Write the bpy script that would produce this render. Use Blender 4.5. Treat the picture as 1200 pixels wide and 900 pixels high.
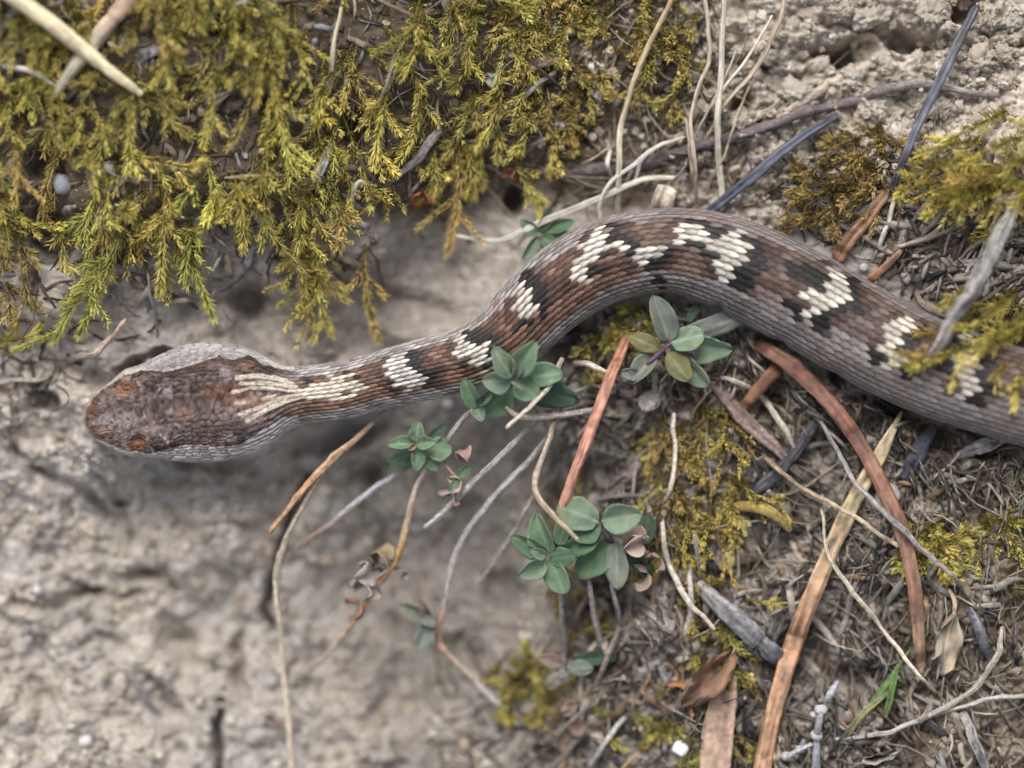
import bpy, math
import numpy as np

for o in list(bpy.data.objects):
    bpy.data.objects.remove(o)
scene = bpy.context.scene
col = scene.collection
RS = np.random.RandomState(7)

# ------------------------------------------------------------------ camera
# One photograph pixel (1200 x 900) is 0.125 mm on the plane z = 0.
K = 0.000125
H = 0.45
cam_d = bpy.data.cameras.new('camera')
cam = bpy.data.objects.new('camera', cam_d)
col.objects.link(cam)
cam.location = (0, 0, H)
cam.rotation_euler = (0, 0, 0)
cam_d.sensor_width = 36
cam_d.lens = 36 * H / (1200 * K)
cam_d.clip_start = 0.005
cam_d.clip_end = 500
cam_d.dof.use_dof = True
cam_d.dof.focus_distance = H - 0.0012
cam_d.dof.aperture_fstop = 3.8
scene.camera = cam

# ------------------------------------------------------------------ light
SUN_EL, SUN_AZ = 52.0, -14.0          # azimuth measured from +Y towards +X
world = bpy.data.worlds.new('World')
scene.world = world
world.use_nodes = True
wn = world.node_tree
for n in list(wn.nodes):
    wn.nodes.remove(n)
sky = wn.nodes.new('ShaderNodeTexSky')
sky.sky_type = 'NISHITA'
sky.sun_disc = False
sky.sun_elevation = math.radians(SUN_EL)
sky.sun_rotation = math.radians(SUN_AZ)
sky.dust_density = 4.0
sky.air_density = 1.0
hs = wn.nodes.new('ShaderNodeHueSaturation')
hs.inputs['Saturation'].default_value = 0.46
bg = wn.nodes.new('ShaderNodeBackground')
bg.inputs['Strength'].default_value = 0.11
wo = wn.nodes.new('ShaderNodeOutputWorld')
wn.links.new(sky.outputs[0], hs.inputs['Color'])
wn.links.new(hs.outputs[0], bg.inputs['Color'])
wn.links.new(bg.outputs[0], wo.inputs['Surface'])
sun_d = bpy.data.lights.new('sun', 'SUN')
sun = bpy.data.objects.new('sun', sun_d)
col.objects.link(sun)
sun_d.energy = 1.4
sun_d.angle = math.radians(32)
sun_d.color = (1.0, 0.985, 0.965)
sun.location = (0, 0.5, 1)
sun.rotation_euler = (math.radians(-(90 - SUN_EL)), 0, math.radians(-SUN_AZ))
scene.view_settings.view_transform = 'Standard'
scene.view_settings.look = 'None'
scene.view_settings.gamma = 1
scene.view_settings.exposure = 0.72
scene.view_settings.use_curve_mapping = False

# ------------------------------------------------------------------ helpers
def hash2(ix, iy, seed):
    a = (ix.astype(np.int64) * 374761393 + iy.astype(np.int64) * 668265263 + seed * 974711) & 0xffffffff
    a = ((a ^ (a >> 13)) * 1274126177) & 0xffffffff
    a = ((a ^ (a >> 16)) * 2246822519) & 0xffffffff
    return ((a ^ (a >> 15)) & 0xffffff) / float(0x1000000)

def vnoise(x, y, seed=0):
    ix = np.floor(x); iy = np.floor(y)
    fx = x - ix; fy = y - iy
    fx = fx * fx * fx * (fx * (fx * 6 - 15) + 10); fy = fy * fy * fy * (fy * (fy * 6 - 15) + 10)
    a = hash2(ix, iy, seed); b = hash2(ix + 1, iy, seed)
    c = hash2(ix, iy + 1, seed); d = hash2(ix + 1, iy + 1, seed)
    return (a + (b - a) * fx) * (1 - fy) + (c + (d - c) * fx) * fy

def fbm(x, y, seed=0, octv=4):
    r = 0; amp = .5
    for k in range(octv):
        r = r + amp * (vnoise(x, y, seed + k * 17) - .5)
        x = x * 2.03 + 11.3; y = y * 2.03 - 7.7; amp *= .5
    return r

def worley(x, y, seed=0):
    """F1, F2 distances and the id of the nearest cell"""
    ix = np.floor(x); iy = np.floor(y)
    f1 = np.full(x.shape, 9.0); f2 = np.full(x.shape, 9.0); cid = np.zeros(x.shape)
    for dx in (-1, 0, 1):
        for dy in (-1, 0, 1):
            jx = ix + dx; jy = iy + dy
            px = jx + .15 + .7 * hash2(jx, jy, seed); py = jy + .15 + .7 * hash2(jx, jy, seed + 5)
            d = np.hypot(px - x, py - y)
            near = d < f1
            f2 = np.where(near, f1, np.minimum(f2, d))
            cid = np.where(near, hash2(jx, jy, seed + 9), cid)
            f1 = np.where(near, d, f1)
    return f1, f2, cid

def inpoly(px, py, poly):
    px = np.asarray(px, float); py = np.asarray(py, float)
    r = np.zeros(px.shape, bool)
    n = len(poly)
    for i in range(n):
        x1, y1 = poly[i]; x2, y2 = poly[(i + 1) % n]
        if y1 == y2:
            continue
        c = ((y1 > py) != (y2 > py)) & (px < (x2 - x1) * (py - y1) / (y2 - y1) + x1)
        r ^= c
    return r

def segdist(px, py, pts):
    px = np.asarray(px, float); py = np.asarray(py, float)
    d = np.full(px.shape, 1e9)
    for (x1, y1), (x2, y2) in zip(pts[:-1], pts[1:]):
        vx, vy = x2 - x1, y2 - y1
        t = np.clip(((px - x1) * vx + (py - y1) * vy) / (vx * vx + vy * vy + 1e-9), 0, 1)
        d = np.minimum(d, np.hypot(px - x1 - t * vx, py - y1 - t * vy))
    return d

def sstep(a, b, x):
    t = np.clip((x - a) / (b - a), 0, 1)
    return t * t * (3 - 2 * t)

def world_xy(px, py, zmm):
    f = (H - np.asarray(zmm) * .001) / H
    return (np.asarray(px) - 600) * K * f, (450 - np.asarray(py)) * K * f

def catmull(pts, n):
    """resample control rows (any width) smoothly to n rows"""
    P = np.asarray(pts, float)
    if len(P) == 2:
        t = np.linspace(0, 1, n)[:, None]
        return P[0] * (1 - t) + P[1] * t
    d = np.r_[0, np.cumsum(np.maximum(np.hypot(np.diff(P[:, 0]), np.diff(P[:, 1])), 1e-6))]
    m = np.empty_like(P)
    m[1:-1] = (P[2:] - P[:-2]) / (d[2:] - d[:-2])[:, None]
    m[0] = (P[1] - P[0]) / (d[1] - d[0]); m[-1] = (P[-1] - P[-2]) / (d[-1] - d[-2])
    t = np.linspace(0, d[-1], n)
    i = np.clip(np.searchsorted(d, t, 'right') - 1, 0, len(P) - 2)
    h = (d[i + 1] - d[i])[:, None]; u = ((t - d[i])[:, None]) / h
    return ((2 * u**3 - 3 * u**2 + 1) * P[i] + (u**3 - 2 * u**2 + u) * h * m[i]
            + (-2 * u**3 + 3 * u**2) * P[i + 1] + (u**3 - u**2) * h * m[i + 1])

def mesh_np(name, V, F, C=None, smooth=True):
    """V (n,3); F list of arrays (m,3)/(m,4); C (n,3) linear colours"""
    me = bpy.data.meshes.new(name)
    V = np.ascontiguousarray(V, dtype=np.float32)
    if not isinstance(F, list):
        F = [F]
    F = [np.asarray(f, np.int32) for f in F if len(f)]
    loops = np.concatenate([f.ravel() for f in F])
    tot = np.concatenate([np.full(len(f), f.shape[1], np.int32) for f in F])
    start = np.r_[0, np.cumsum(tot)[:-1]].astype(np.int32)
    me.vertices.add(len(V)); me.vertices.foreach_set('co', V.ravel())
    me.loops.add(len(loops)); me.loops.foreach_set('vertex_index', loops)
    me.polygons.add(len(tot)); me.polygons.foreach_set('loop_start', start)
    me.polygons.foreach_set('use_smooth', np.full(len(tot), bool(smooth)))
    me.update(calc_edges=True)
    if C is not None:
        a = me.color_attributes.new('Col', 'FLOAT_COLOR', 'POINT')
        cc = np.ones((len(V), 4), np.float32); cc[:, :3] = C
        a.data.foreach_set('color', cc.ravel())
    me.validate()
    return me

def obj(name, me, m=None, parent=None, **props):
    o = bpy.data.objects.new(name, me)
    col.objects.link(o)
    if m is not None and me is not None and not me.materials:
        me.materials.append(m)
    if parent is not None:
        o.parent = parent
    for k, v in props.items():
        o[k] = v
    return o

def thing(name, label, cat, group=None, loc=(0, 0, 0)):
    o = bpy.data.objects.new(name, None)
    o.empty_display_size = .003
    col.objects.link(o)
    o.location = loc
    o['label'] = label; o['category'] = cat
    if group:
        o['group'] = group
    return o

def tag(o, label, cat, group=None):
    o['label'] = label; o['category'] = cat
    if group:
        o['group'] = group
    return o

# ------------------------------------------------------------------ materials
def material(name, rough=.7, spec=.3, n_scale=900, n_amt=.35, bump_scale=2500, bump=.3, bdist=.00015,
             trans=0.0, stretch=None, sss=0.0, speck=None):
    m = bpy.data.materials.new(name)
    m.use_nodes = True
    nt = m.node_tree
    b = nt.nodes['Principled BSDF']
    b.inputs['Roughness'].default_value = rough
    b.inputs['Specular IOR Level'].default_value = spec
    at = nt.nodes.new('ShaderNodeAttribute'); at.attribute_name = 'Col'
    tc = nt.nodes.new('ShaderNodeTexCoord')
    vec = tc.outputs['Object']
    if stretch:
        mp = nt.nodes.new('ShaderNodeMapping'); mp.inputs['Scale'].default_value = stretch
        nt.links.new(vec, mp.inputs['Vector']); vec = mp.outputs[0]
    nz = nt.nodes.new('ShaderNodeTexNoise')
    nz.inputs['Scale'].default_value = n_scale; nz.inputs['Detail'].default_value = 5
    nt.links.new(vec, nz.inputs['Vector'])
    mr = nt.nodes.new('ShaderNodeMapRange')
    mr.inputs['From Min'].default_value = .3; mr.inputs['From Max'].default_value = .7
    mr.inputs['To Min'].default_value = 1 - n_amt; mr.inputs['To Max'].default_value = 1 + n_amt
    nt.links.new(nz.outputs['Fac'], mr.inputs['Value'])
    mx = nt.nodes.new('ShaderNodeMix'); mx.data_type = 'RGBA'; mx.blend_type = 'MULTIPLY'
    mx.inputs['Factor'].default_value = 1
    nt.links.new(at.outputs['Color'], mx.inputs['A']); nt.links.new(mr.outputs[0], mx.inputs['B'])
    colour = mx.outputs['Result']
    if speck:                                        # pale mineral specks / flecks of their own colour
        sc, thr, sc_col = speck
        v = nt.nodes.new('ShaderNodeTexNoise'); v.inputs['Scale'].default_value = sc
        v.inputs['Detail'].default_value = 2
        nt.links.new(tc.outputs['Object'], v.inputs['Vector'])
        r2 = nt.nodes.new('ShaderNodeMapRange')
        r2.inputs['From Min'].default_value = thr; r2.inputs['From Max'].default_value = thr + .06
        nt.links.new(v.outputs['Fac'], r2.inputs['Value'])
        m2 = nt.nodes.new('ShaderNodeMix'); m2.data_type = 'RGBA'
        m2.inputs['B'].default_value = (*sc_col, 1)
        nt.links.new(r2.outputs[0], m2.inputs['Factor']); nt.links.new(colour, m2.inputs['A'])
        colour = m2.outputs['Result']
    nt.links.new(colour, b.inputs['Base Color'])
    if bump > 0:
        bz = nt.nodes.new('ShaderNodeTexNoise'); bz.inputs['Scale'].default_value = bump_scale
        bz.inputs['Detail'].default_value = 6
        nt.links.new(vec, bz.inputs['Vector'])
        bp = nt.nodes.new('ShaderNodeBump'); bp.inputs['Strength'].default_value = bump
        bp.inputs['Distance'].default_value = bdist
        nt.links.new(bz.outputs['Fac'], bp.inputs['Height']); nt.links.new(bp.outputs[0], b.inputs['Normal'])
    if trans > 0:
        tr = nt.nodes.new('ShaderNodeBsdfTranslucent'); ms = nt.nodes.new('ShaderNodeMixShader')
        ms.inputs[0].default_value = trans
        out = nt.nodes['Material Output']
        nt.links.new(colour, tr.inputs['Color'])
        nt.links.new(b.outputs[0], ms.inputs[1]); nt.links.new(tr.outputs[0], ms.inputs[2])
        nt.links.new(ms.outputs[0], out.inputs['Surface'])
    return m

M_soil = material('soil', .95, .15, 600, .22, 2200, .55, .0004, speck=(1500, .68, (.5, .47, .42)))
M_crumb = material('soil_crumb', .95, .15, 1500, .25, 3500, .6, .0003)
M_moss = material('moss', .6, .3, 700, .25, bump=0, trans=.3)
M_fibre = material('dead_fibre', .85, .2, 900, .35, 3500, .4, .0002)
M_bark = material('twig_bark', .8, .25, 1500, .35, 2600, .6, .00025)
M_needle = material('dry_needle', .55, .35, 700, .22, 1800, .5, .0001)
M_straw = material('straw', .6, .3, 900, .18, 2500, .4, .0001)
M_leaf = material('herb_leaf', .66, .3, 1300, .34, 2600, .7, .00018, trans=.18)
M_dryleaf = material('dry_leaf', .7, .3, 1200, .28, 2500, .5, .0002, trans=.12)
M_snake = material('snake_skin', .56, .30, 2200, .16, 5200, .35, .00006)
M_eye = material('snake_eye', .4, .25, 2500, .3, bump=0)
M_stone = material('stone', .6, .4, 1800, .15, 3000, .4, .0002)

# ------------------------------------------------------------------ the snake's run: x, y (photo px), half width px, centre height mm, height ratio
SN = np.array([
    (97.6, 490, 1.0, -3.6, 1.0), (99.5, 490, 9, -3.6, .95), (105, 489.5, 19, -3.4, .85), (115, 489, 28.5, -3.2, .74),
    (130, 487, 38, -3.0, .66), (148, 484, 50, -2.7, .58), (160, 482, 51.5, -2.6, .56), (178, 479, 56, -2.5, .55), (200, 475.5, 63, -2.4, .53),
    (230, 472, 68.5, -2.4, .52), (265, 470.5, 67.5, -2.5, .53), (292, 469.5, 61, -2.7, .57), (315, 468, 49, -2.9, .67),
    (335, 465.5, 36.5, -2.9, .85), (355, 462.5, 33, -2.9, .95), (400, 457, 33, -2.8, 1.0), (440, 447, 32.5, -2.7, 1.0),
    (470, 440, 34, -2.7, 1.0), (520, 428, 36.5, -2.8, 1.0), (548, 421, 37.5, -3.0, 1.0), (592, 397, 41, -3.2, .98),
    (637, 353, 45, -3.1, .98), (685, 318, 47.5, -2.9, .97), (735, 299, 48.5, -2.6, .96), (785, 293, 48.5, -2.3, .96),
    (835, 302, 53, -2.0, .95), (885, 322, 56, -1.8, .94), (940, 350, 57, -1.6, .94), (995, 382, 57, -.8, .94),
    (1050, 412, 56.5, .6, .94), (1110, 437, 55.5, 2.2, .94), (1170, 457, 55, 3.4, .94), (1240, 474, 54, 4.0, .94),
    (1340, 480, 52, 3.6, .94), (1440, 455, 50, 2.4, .95), (1530, 400, 47, .8, .95), (1600, 320, 43, -1.8, .96),
    (1640, 220, 38, -2.0, .97), (1630, 110, 31, -2.6, .98), (1570, 10, 24, -3.0, 1.), (1480, -60, 18, -3.4, 1.),
    (1390, -80, 12, -3.9, 1.), (1310, -60, 7, -4.4, 1.), (1260, -35, 2.0, -4.9, 1.)], float)
SNP = catmull(SN, 1600)
SN_BELLY = SNP[:, 3] - SNP[:, 2] * SNP[:, 4] * K * 1000 * .93

def snake_dist(px, py):
    """distance to the snake's centre line divided by its half width there, and belly height"""
    px = np.asarray(px, float); py = np.asarray(py, float)
    sh = px.shape; px = px.ravel(); py = py.ravel()
    best = np.full(px.shape, 1e9); bel = np.zeros(px.shape)
    near = (px > 0) & (px < 1760) & (py > -200) & (py < 640)
    sub = SNP[::8]; sb = SN_BELLY[::8]
    qx, qy = px[near], py[near]
    bb = np.full(qx.shape, 1e9); be = np.zeros(qx.shape)
    for r, b in zip(sub, sb):
        d = np.hypot(qx - r[0], qy - r[1]) / max(r[2], 2)
        c = d < bb
        bb = np.where(c, d, bb); be = np.where(c, b, be)
    best[near] = bb; bel[near] = be
    return best.reshape(sh), bel.reshape(sh)

SGX = np.arange(-20, 1780, 3.0); SGY = np.arange(-220, 660, 3.0)
_gx, _gy = np.meshgrid(SGX, SGY)
SD_GRID, BE_GRID = snake_dist(_gx, _gy)
def snake_near(px, py):
    px = np.asarray(px, float); py = np.asarray(py, float)
    i = np.round((px + 20) / 3).astype(int); j = np.round((py + 220) / 3).astype(int)
    ok = (i >= 0) & (i < len(SGX)) & (j >= 0) & (j < len(SGY))
    return np.where(ok, SD_GRID[np.clip(j, 0, len(SGY) - 1), np.clip(i, 0, len(SGX) - 1)], 9.0)

# ------------------------------------------------------------------ terrain
CP = np.array([
    (-100, -100, 9), (150, -100, 9), (500, -120, 3), (800, -120, -4), (0, 0, 8), (150, 60, 8), (300, 60, 7), (450, 60, 3), (600, 40, 0), (750, 60, -4), (0, 200, 4), (150, 220, 4),
    (300, 200, 3), (450, 180, 0), (600, 150, -4), (50, 330, -2), (200, 310, -3), (330, 310, -5), (420, 270, -5),
    (440, 370, -15), (500, 330, -15), (560, 270, -12.5), (600, 225, -12), (650, 230, -10), (30, 440, -9), (130, 400, -7),
    (220, 385, -9), (300, 385, -14), (60, 520, -13), (200, 470, -7), (120, 495, -7.5), (300, 470, -9), (60, 620, -16), (200, 600, -18),
    (330, 580, -21), (450, 540, -23), (100, 750, -18), (50, 850, -14), (250, 720, -23), (300, 850, -20), (420, 700, -26),
    (450, 830, -23), (540, 640, -26), (560, 750, -23), (520, 560, -24), (580, 540, -21), (600, 860, -16), (540, 880, -19),
    (660, 520, -12), (680, 440, -8), (640, 420, -11), (700, 390, -8), (760, 420, -5), (740, 560, -10), (650, 640, -16),
    (700, 700, -14), (640, 760, -15), (720, 800, -9), (800, 600, -6), (850, 480, -6), (800, 750, -6), (900, 600, -7),
    (900, 800, -6), (1000, 700, -5), (1000, 850, -5), (1100, 600, -5), (1100, 780, -4), (1180, 680, -2), (1180, 860, -3),
    (640, 355, -9.5), (735, 300, -9), (800, 320, -8), (900, 340, -8), (1000, 390, -6.5), (1100, 430, -4.2), (1190, 460, -2.6), (1350, 480, -2.4), (1600, 300, -6), (1500, -50, -6), (830, 220, -7),
    (900, 210, -6), (980, 260, -4), (1080, 280, -2), (1180, 300, 1), (1190, 200, 3), (1100, 200, -1), (850, 100, -7),
    (950, 60, -7), (1050, 60, -6), (1150, 60, -2), (1190, -20, 0), (700, 170, -8), (760, 160, -8), (1000, -100, -6),
    (-150, 450, -8), (-150, 800, -14), (200, 1000, -16), (600, 1050, -12), (1000, 1050, -5), (1400, 900, -3), (1400, 650, -3), (1400, 200, 0),
    (-300, 200, 5), (-500, 600, -4), (600, 1400, -4), (-300, 1200, -8), (1600, 1000, -3), (300, -400, 6), (1000, -400, -2), (1900, 400, -4)], float)
CRACKS = [  # polyline, half width px, depth mm
    ([(352, 560), (335, 600), (320, 640), (305, 690), (299, 728), (305, 746)], 5, 9),
    ([(246, 838), (240, 860), (244, 905), (238, 960)], 5, 8),
    ([(258, 775), (268, 790), (263, 812), (276, 832)], 7, 4),
    ([(60, 690), (110, 712), (150, 705)], 6, 2.5), ([(135, 680), (150, 676), (175, 688), (190, 702)], 5, 3.2), ([(0, 715), (45, 722), (80, 700)], 7, 2.5),
    ([(70, 770), (95, 757), (120, 765)], 6, 2.2), ([(150, 800), (170, 820), (190, 845)], 9, 3.0), ([(180, 740), (205, 770), (200, 805)], 12, 3),
    ([(0, 530), (40, 560), (90, 585), (120, 620)], 7, 2.8), ([(105, 560), (125, 600), (140, 640)], 6, 2.6), ([(20, 810), (35, 830), (25, 870)], 9, 2.5),
    ([(430, 560), (420, 600), (440, 650)], 9, 3), ([(800, 200), (870, 180), (900, 120)], 4, 2), ([(930, 10), (985, 25), (1060, 30), (1140, 62)], 5, 3),
    ([(1110, 40), (1150, 58), (1200, 50)], 4, 3)]
HOLES = [  # x, y, rx, ry, depth, angle
    (92, 588, 18, 11, 2.6, 40), (130, 592, 14, 8, 2.8, -20), (62, 604, 10, 16, 2, 0), (152, 684, 24, 7, 2.4, -10), (185, 768, 22, 12, 2.4, 30), (262, 766, 9, 16, 2.6, 0), (420, 560, 22, 12, 2.4, 30), (545, 600, 18, 14, 2.4, 0), (30, 560, 18, 8, 2.2, 20), (80, 705, 22, 7, 3, 0), (150, 430, 18, 10, 6, -25), (40, 470, 22, 10, 5, 20),
    (1000, 55, 34, 13, 8, -12), (1072, 46, 30, 14, 9, 15), (972, 62, 22, 8, 6, 0), (928, 88, 18, 9, 5, 0), (872, 115, 12, 15, 8, 20), (900, 75, 10, 7, 4, 0), (1133, 12, 14, 18, 8, 30),
    (604, 232, 10, 16, 7, 0), (672, 158, 20, 14, 7, 0), (660, 380, 20, 10, 4, 0), (415, 150, 14, 22, 6, 0), (140, 290, 30, 18, 5, 0),
    (60, 280, 24, 30, 5, 0), (285, 350, 22, 20, 5, 0), (185, 415, 16, 10, 3.5, -25), (100, 445, 25, 12, 4, 10), (60, 200, 20, 20, 4, 0),
    (540, 785, 34, 26, 4, 30), (590, 700, 26, 22, 4, 0), (640, 560, 30, 40, 5, 0), (700, 560, 30, 26, 5, 0), (470, 360, 60, 22, 3, 10),
    (945, 760, 40, 40, 4, 0), (1060, 480, 30, 12, 4, 20), (900, 470, 30, 18, 4, 0), (1010, 800, 36, 20, 4, 0), (730, 480, 20, 16, 4, 0), (1140, 520, 60, 14, 4, 15),
    (240, 545, 60, 14, 3.5, 5), (390, 515, 60, 18, 5, -10), (1150, 290, 26, 20, 4, 0), (130, 690, 40, 20, 2, 10), (330, 120, 22, 18, 4, 0), (270, 40, 22, 18, 4, 0)]
CLOD = [(1000, 80, 230, 150), (900, 200, 130, 80)]

def terrain_z(px, py):
    px = np.asarray(px, float); py = np.asarray(py, float)
    num = np.zeros(px.shape); den = np.full(px.shape, 1e-12)
    wx = px + 30 * fbm(px / 90, py / 90, 3, 3); wy = py + 30 * fbm(px / 90, py / 90, 8, 3)
    for x, y, z in CP:
        w = 1.0 / ((wx - x) ** 2 + (wy - y) ** 2 + 900.0) ** 1.9
        num += w * z; den += w
    z = num / den
    inner = np.exp(-np.maximum(0, np.maximum(np.abs(px - 600) - 1500, np.abs(py - 450) - 1300)) / 900)
    z = z * (.35 + .65 * inner)
    z = z + 3.4 * fbm(px / 130, py / 130, 21, 3) + 1.3 * fbm(px / 42, py / 42, 31, 3)
    # lumps of dried earth
    soilL = sstep(640, 430, px) * sstep(330, 430, py)
    rx_ = px * .8 + py * .6; ry_ = -px * .6 + py * .8
    lump = fbm(rx_ / 74 + .8 * fbm(px / 50, py / 50, 2), ry_ / 66, 3, 3)
    w1_, w2_, wi_ = worley(rx_ / 62 + .7 * fbm(px / 40, py / 40, 6), ry_ / 55 + .7 * fbm(px / 40, py / 40, 7), 29)
    z = z + soilL * (7.0 * lump + 3.2 * sstep(.95, .15, w1_) * (.3 + .7 * wi_) + 1.9 * np.abs(2 * fbm(px / 18, py / 17, 14, 4)))
    g1, g2, cj = worley(px / 19 + .5 * fbm(px / 20, py / 20, 5), py / 17 + .5 * fbm(px / 20, py / 20, 6), 13)
    clod = np.zeros(px.shape)
    for x, y, a, b in CLOD:
        clod = np.maximum(clod, sstep(1.25, .7, np.hypot((px - x) / a, (py - y) / b)))
    out = sstep(1250, 1400, px) + sstep(-50, -200, px) + sstep(950, 1100, py) + sstep(-50, -200, py)
    clod = np.clip(clod + .6 * np.clip(out, 0, 1), 0, 1)
    lit = sstep(640, 720, px) * sstep(330, 420, py)
    z = z + lit * (6.5 * fbm(px / 48, py / 60, 18, 3) + 4.0 * fbm(px / 22, py / 20, 19, 4) + 2.0 * np.abs(2 * fbm(px / 9, py / 8, 20, 3)))
    z = z + clod * (5.5 * fbm(px / 38, py / 30, 24, 4) + 2.2 * np.abs(2 * fbm(px / 13, py / 12, 25, 3)))
    z = z + (.2 + clod * .5) * (1.3 * sstep(0, .35, g2 - g1) + 1.5 * (cj - .5)) * np.where(soilL > .5, .45, 1) * (1 - .65 * lit)
    h1, h2, ck = worley(px / 8.5, py / 8.0, 23)
    z = z + (.12 + .30 * clod) * (1 - .6 * lit) * (sstep(0, .4, h2 - h1) + .8 * (ck - .5))
    z = z + .55 * fbm(px / 12, py / 12, 41, 3)
    for pts, w, dep in CRACKS:
        sx = px + 7 * fbm(px / 14, py / 14, 51, 2); sy = py + 7 * fbm(px / 14, py / 14, 52, 2)
        d = segdist(sx, sy, pts)
        z = z - dep * np.exp(-(d / w) ** 2)
    for x, y, rx, ry, dep, an in HOLES:
        a = math.radians(an); dx = px - x + 16 * fbm(px / 22, py / 22, 61, 3); dy = py - y + 16 * fbm(px / 22, py / 22, 62, 3)
        u = (dx * math.cos(a) + dy * math.sin(a)) / rx; v = (-dx * math.sin(a) + dy * math.cos(a)) / ry
        z = z - dep * sstep(1.35, .45, np.hypot(u, v))
    sd, be = snake_dist(px, py)
    press = be + .35 + np.maximum(0, sd - .55) * 7.0
    z = np.where(sd < 1.6, np.minimum(z, press), z)
    return z

def soil_colour(px, py):
    px = np.asarray(px, float); py = np.asarray(py, float)
    c = np.empty(px.shape + (3,))
    beige = np.array((.43, .380, .328)); grey = np.array((.375, .345, .315)); pale = np.array((.46, .40, .335))
    humus = np.array((.115, .088, .062)); damp_shade = np.array((.27, .24, .21))
    t = sstep(-.25, .3, fbm(px / 80, py / 80, 71))[..., None]
    c[:] = beige * t + grey * (1 - t)
    wx = px + 60 * fbm(px / 70, py / 70, 73); wy = py + 60 * fbm(px / 70, py / 70, 74)
    def mixm(c, m, k):
        m = m[..., None]
        return c * (1 - m) + k * m
    c = mixm(c, sstep(330, 480, wx) * sstep(420, 520, wy) * .8, damp_shade)
    c = mixm(c, sstep(60, 120, wx) * sstep(650, 480, wx) * sstep(480, 380, wy) * .8, damp_shade * .98)  # bank behind head and neck: grey soil with its shade put into the colour
    c = mixm(c, sstep(820, 860, wx) * sstep(300, 200, wy), pale)
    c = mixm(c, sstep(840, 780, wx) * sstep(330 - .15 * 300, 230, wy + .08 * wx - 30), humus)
    c = mixm(c, sstep(620, 700, wx) * sstep(340, 400, wy), np.array((.285, .255, .222)))
    c = mixm(c, sstep(620, 700, wx) * sstep(340, 400, wy) * sstep(-.06, .10, fbm(px / 55, py / 60, 18, 3) * -1 + .6 * fbm(px / 18, py / 18, 75, 3)), np.array((.060, .048, .038)))
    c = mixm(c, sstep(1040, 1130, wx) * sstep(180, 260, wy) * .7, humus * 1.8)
    f1, f2, ci = worley(px / 16, py / 15, 83)
    cz_ = sstep(800, 860, px) * sstep(300, 220, py)
    c = c * (1 + (.08 + .30 * cz_) * (ci - .5) + np.where((px < 620) & (py > 400), .42, .55) * fbm(px / 11, py / 10, 85, 3))[..., None]
    rust = sstep(.22, .36, fbm(px / 30, py / 30, 91))[..., None]
    c = c * (1 - .35 * rust) + .35 * rust * np.array((.30, .19, .11))
    return c

def build_ground():
    def axis(lo, hi, step):
        inner = np.arange(lo, hi + .1, step)
        g = []; d = step; x = hi
        while x < 160 / K:
            d *= 1.16; x += d; g.append(x)
        g = np.array(g)
        return np.r_[(lo + hi - g)[::-1], inner, g]
    ax = axis(-70, 1270, 2.15); ay = axis(-70, 970, 2.15)
    PX, PY = np.meshgrid(ax, ay)
    Z = terrain_z(PX, PY)
    X, Y = (PX - 600) * K, (450 - PY) * K
    V = np.stack([X, Y, Z * .001], -1).reshape(-1, 3)
    nx, ny = len(ax), len(ay)
    i = np.arange(nx - 1)[None, :] + np.arange(ny - 1)[:, None] * nx
    F = np.stack([i, i + nx, i + nx + 1, i + 1], -1).reshape(-1, 4)
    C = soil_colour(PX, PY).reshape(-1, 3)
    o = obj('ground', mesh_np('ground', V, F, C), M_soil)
    o['kind'] = 'structure'
    return ax, ay, Z

AX, AY, GZ = build_ground()

def gz_plane(px, py):
    """terrain height (mm) at plane coordinates"""
    px = np.clip(np.asarray(px, float), AX[0], AX[-2]); py = np.clip(np.asarray(py, float), AY[0], AY[-2])
    i = np.clip(np.searchsorted(AX, px, 'right') - 1, 0, len(AX) - 2)
    j = np.clip(np.searchsorted(AY, py, 'right') - 1, 0, len(AY) - 2)
    u = (px - AX[i]) / (AX[i + 1] - AX[i]); v = (py - AY[j]) / (AY[j + 1] - AY[j])
    return (GZ[j, i] * (1 - u) + GZ[j, i + 1] * u) * (1 - v) + (GZ[j + 1, i] * (1 - u) + GZ[j + 1, i + 1] * u) * v

def gz(px, py):
    """height (mm) of the ground that shows at photo pixel (px, py)"""
    z = np.zeros(np.shape(px))
    for _ in range(4):
        f = (H - z * .001) / H
        z = gz_plane(600 + (np.asarray(px) - 600) * f, 450 + (np.asarray(py) - 450) * f)
    return z

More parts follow.
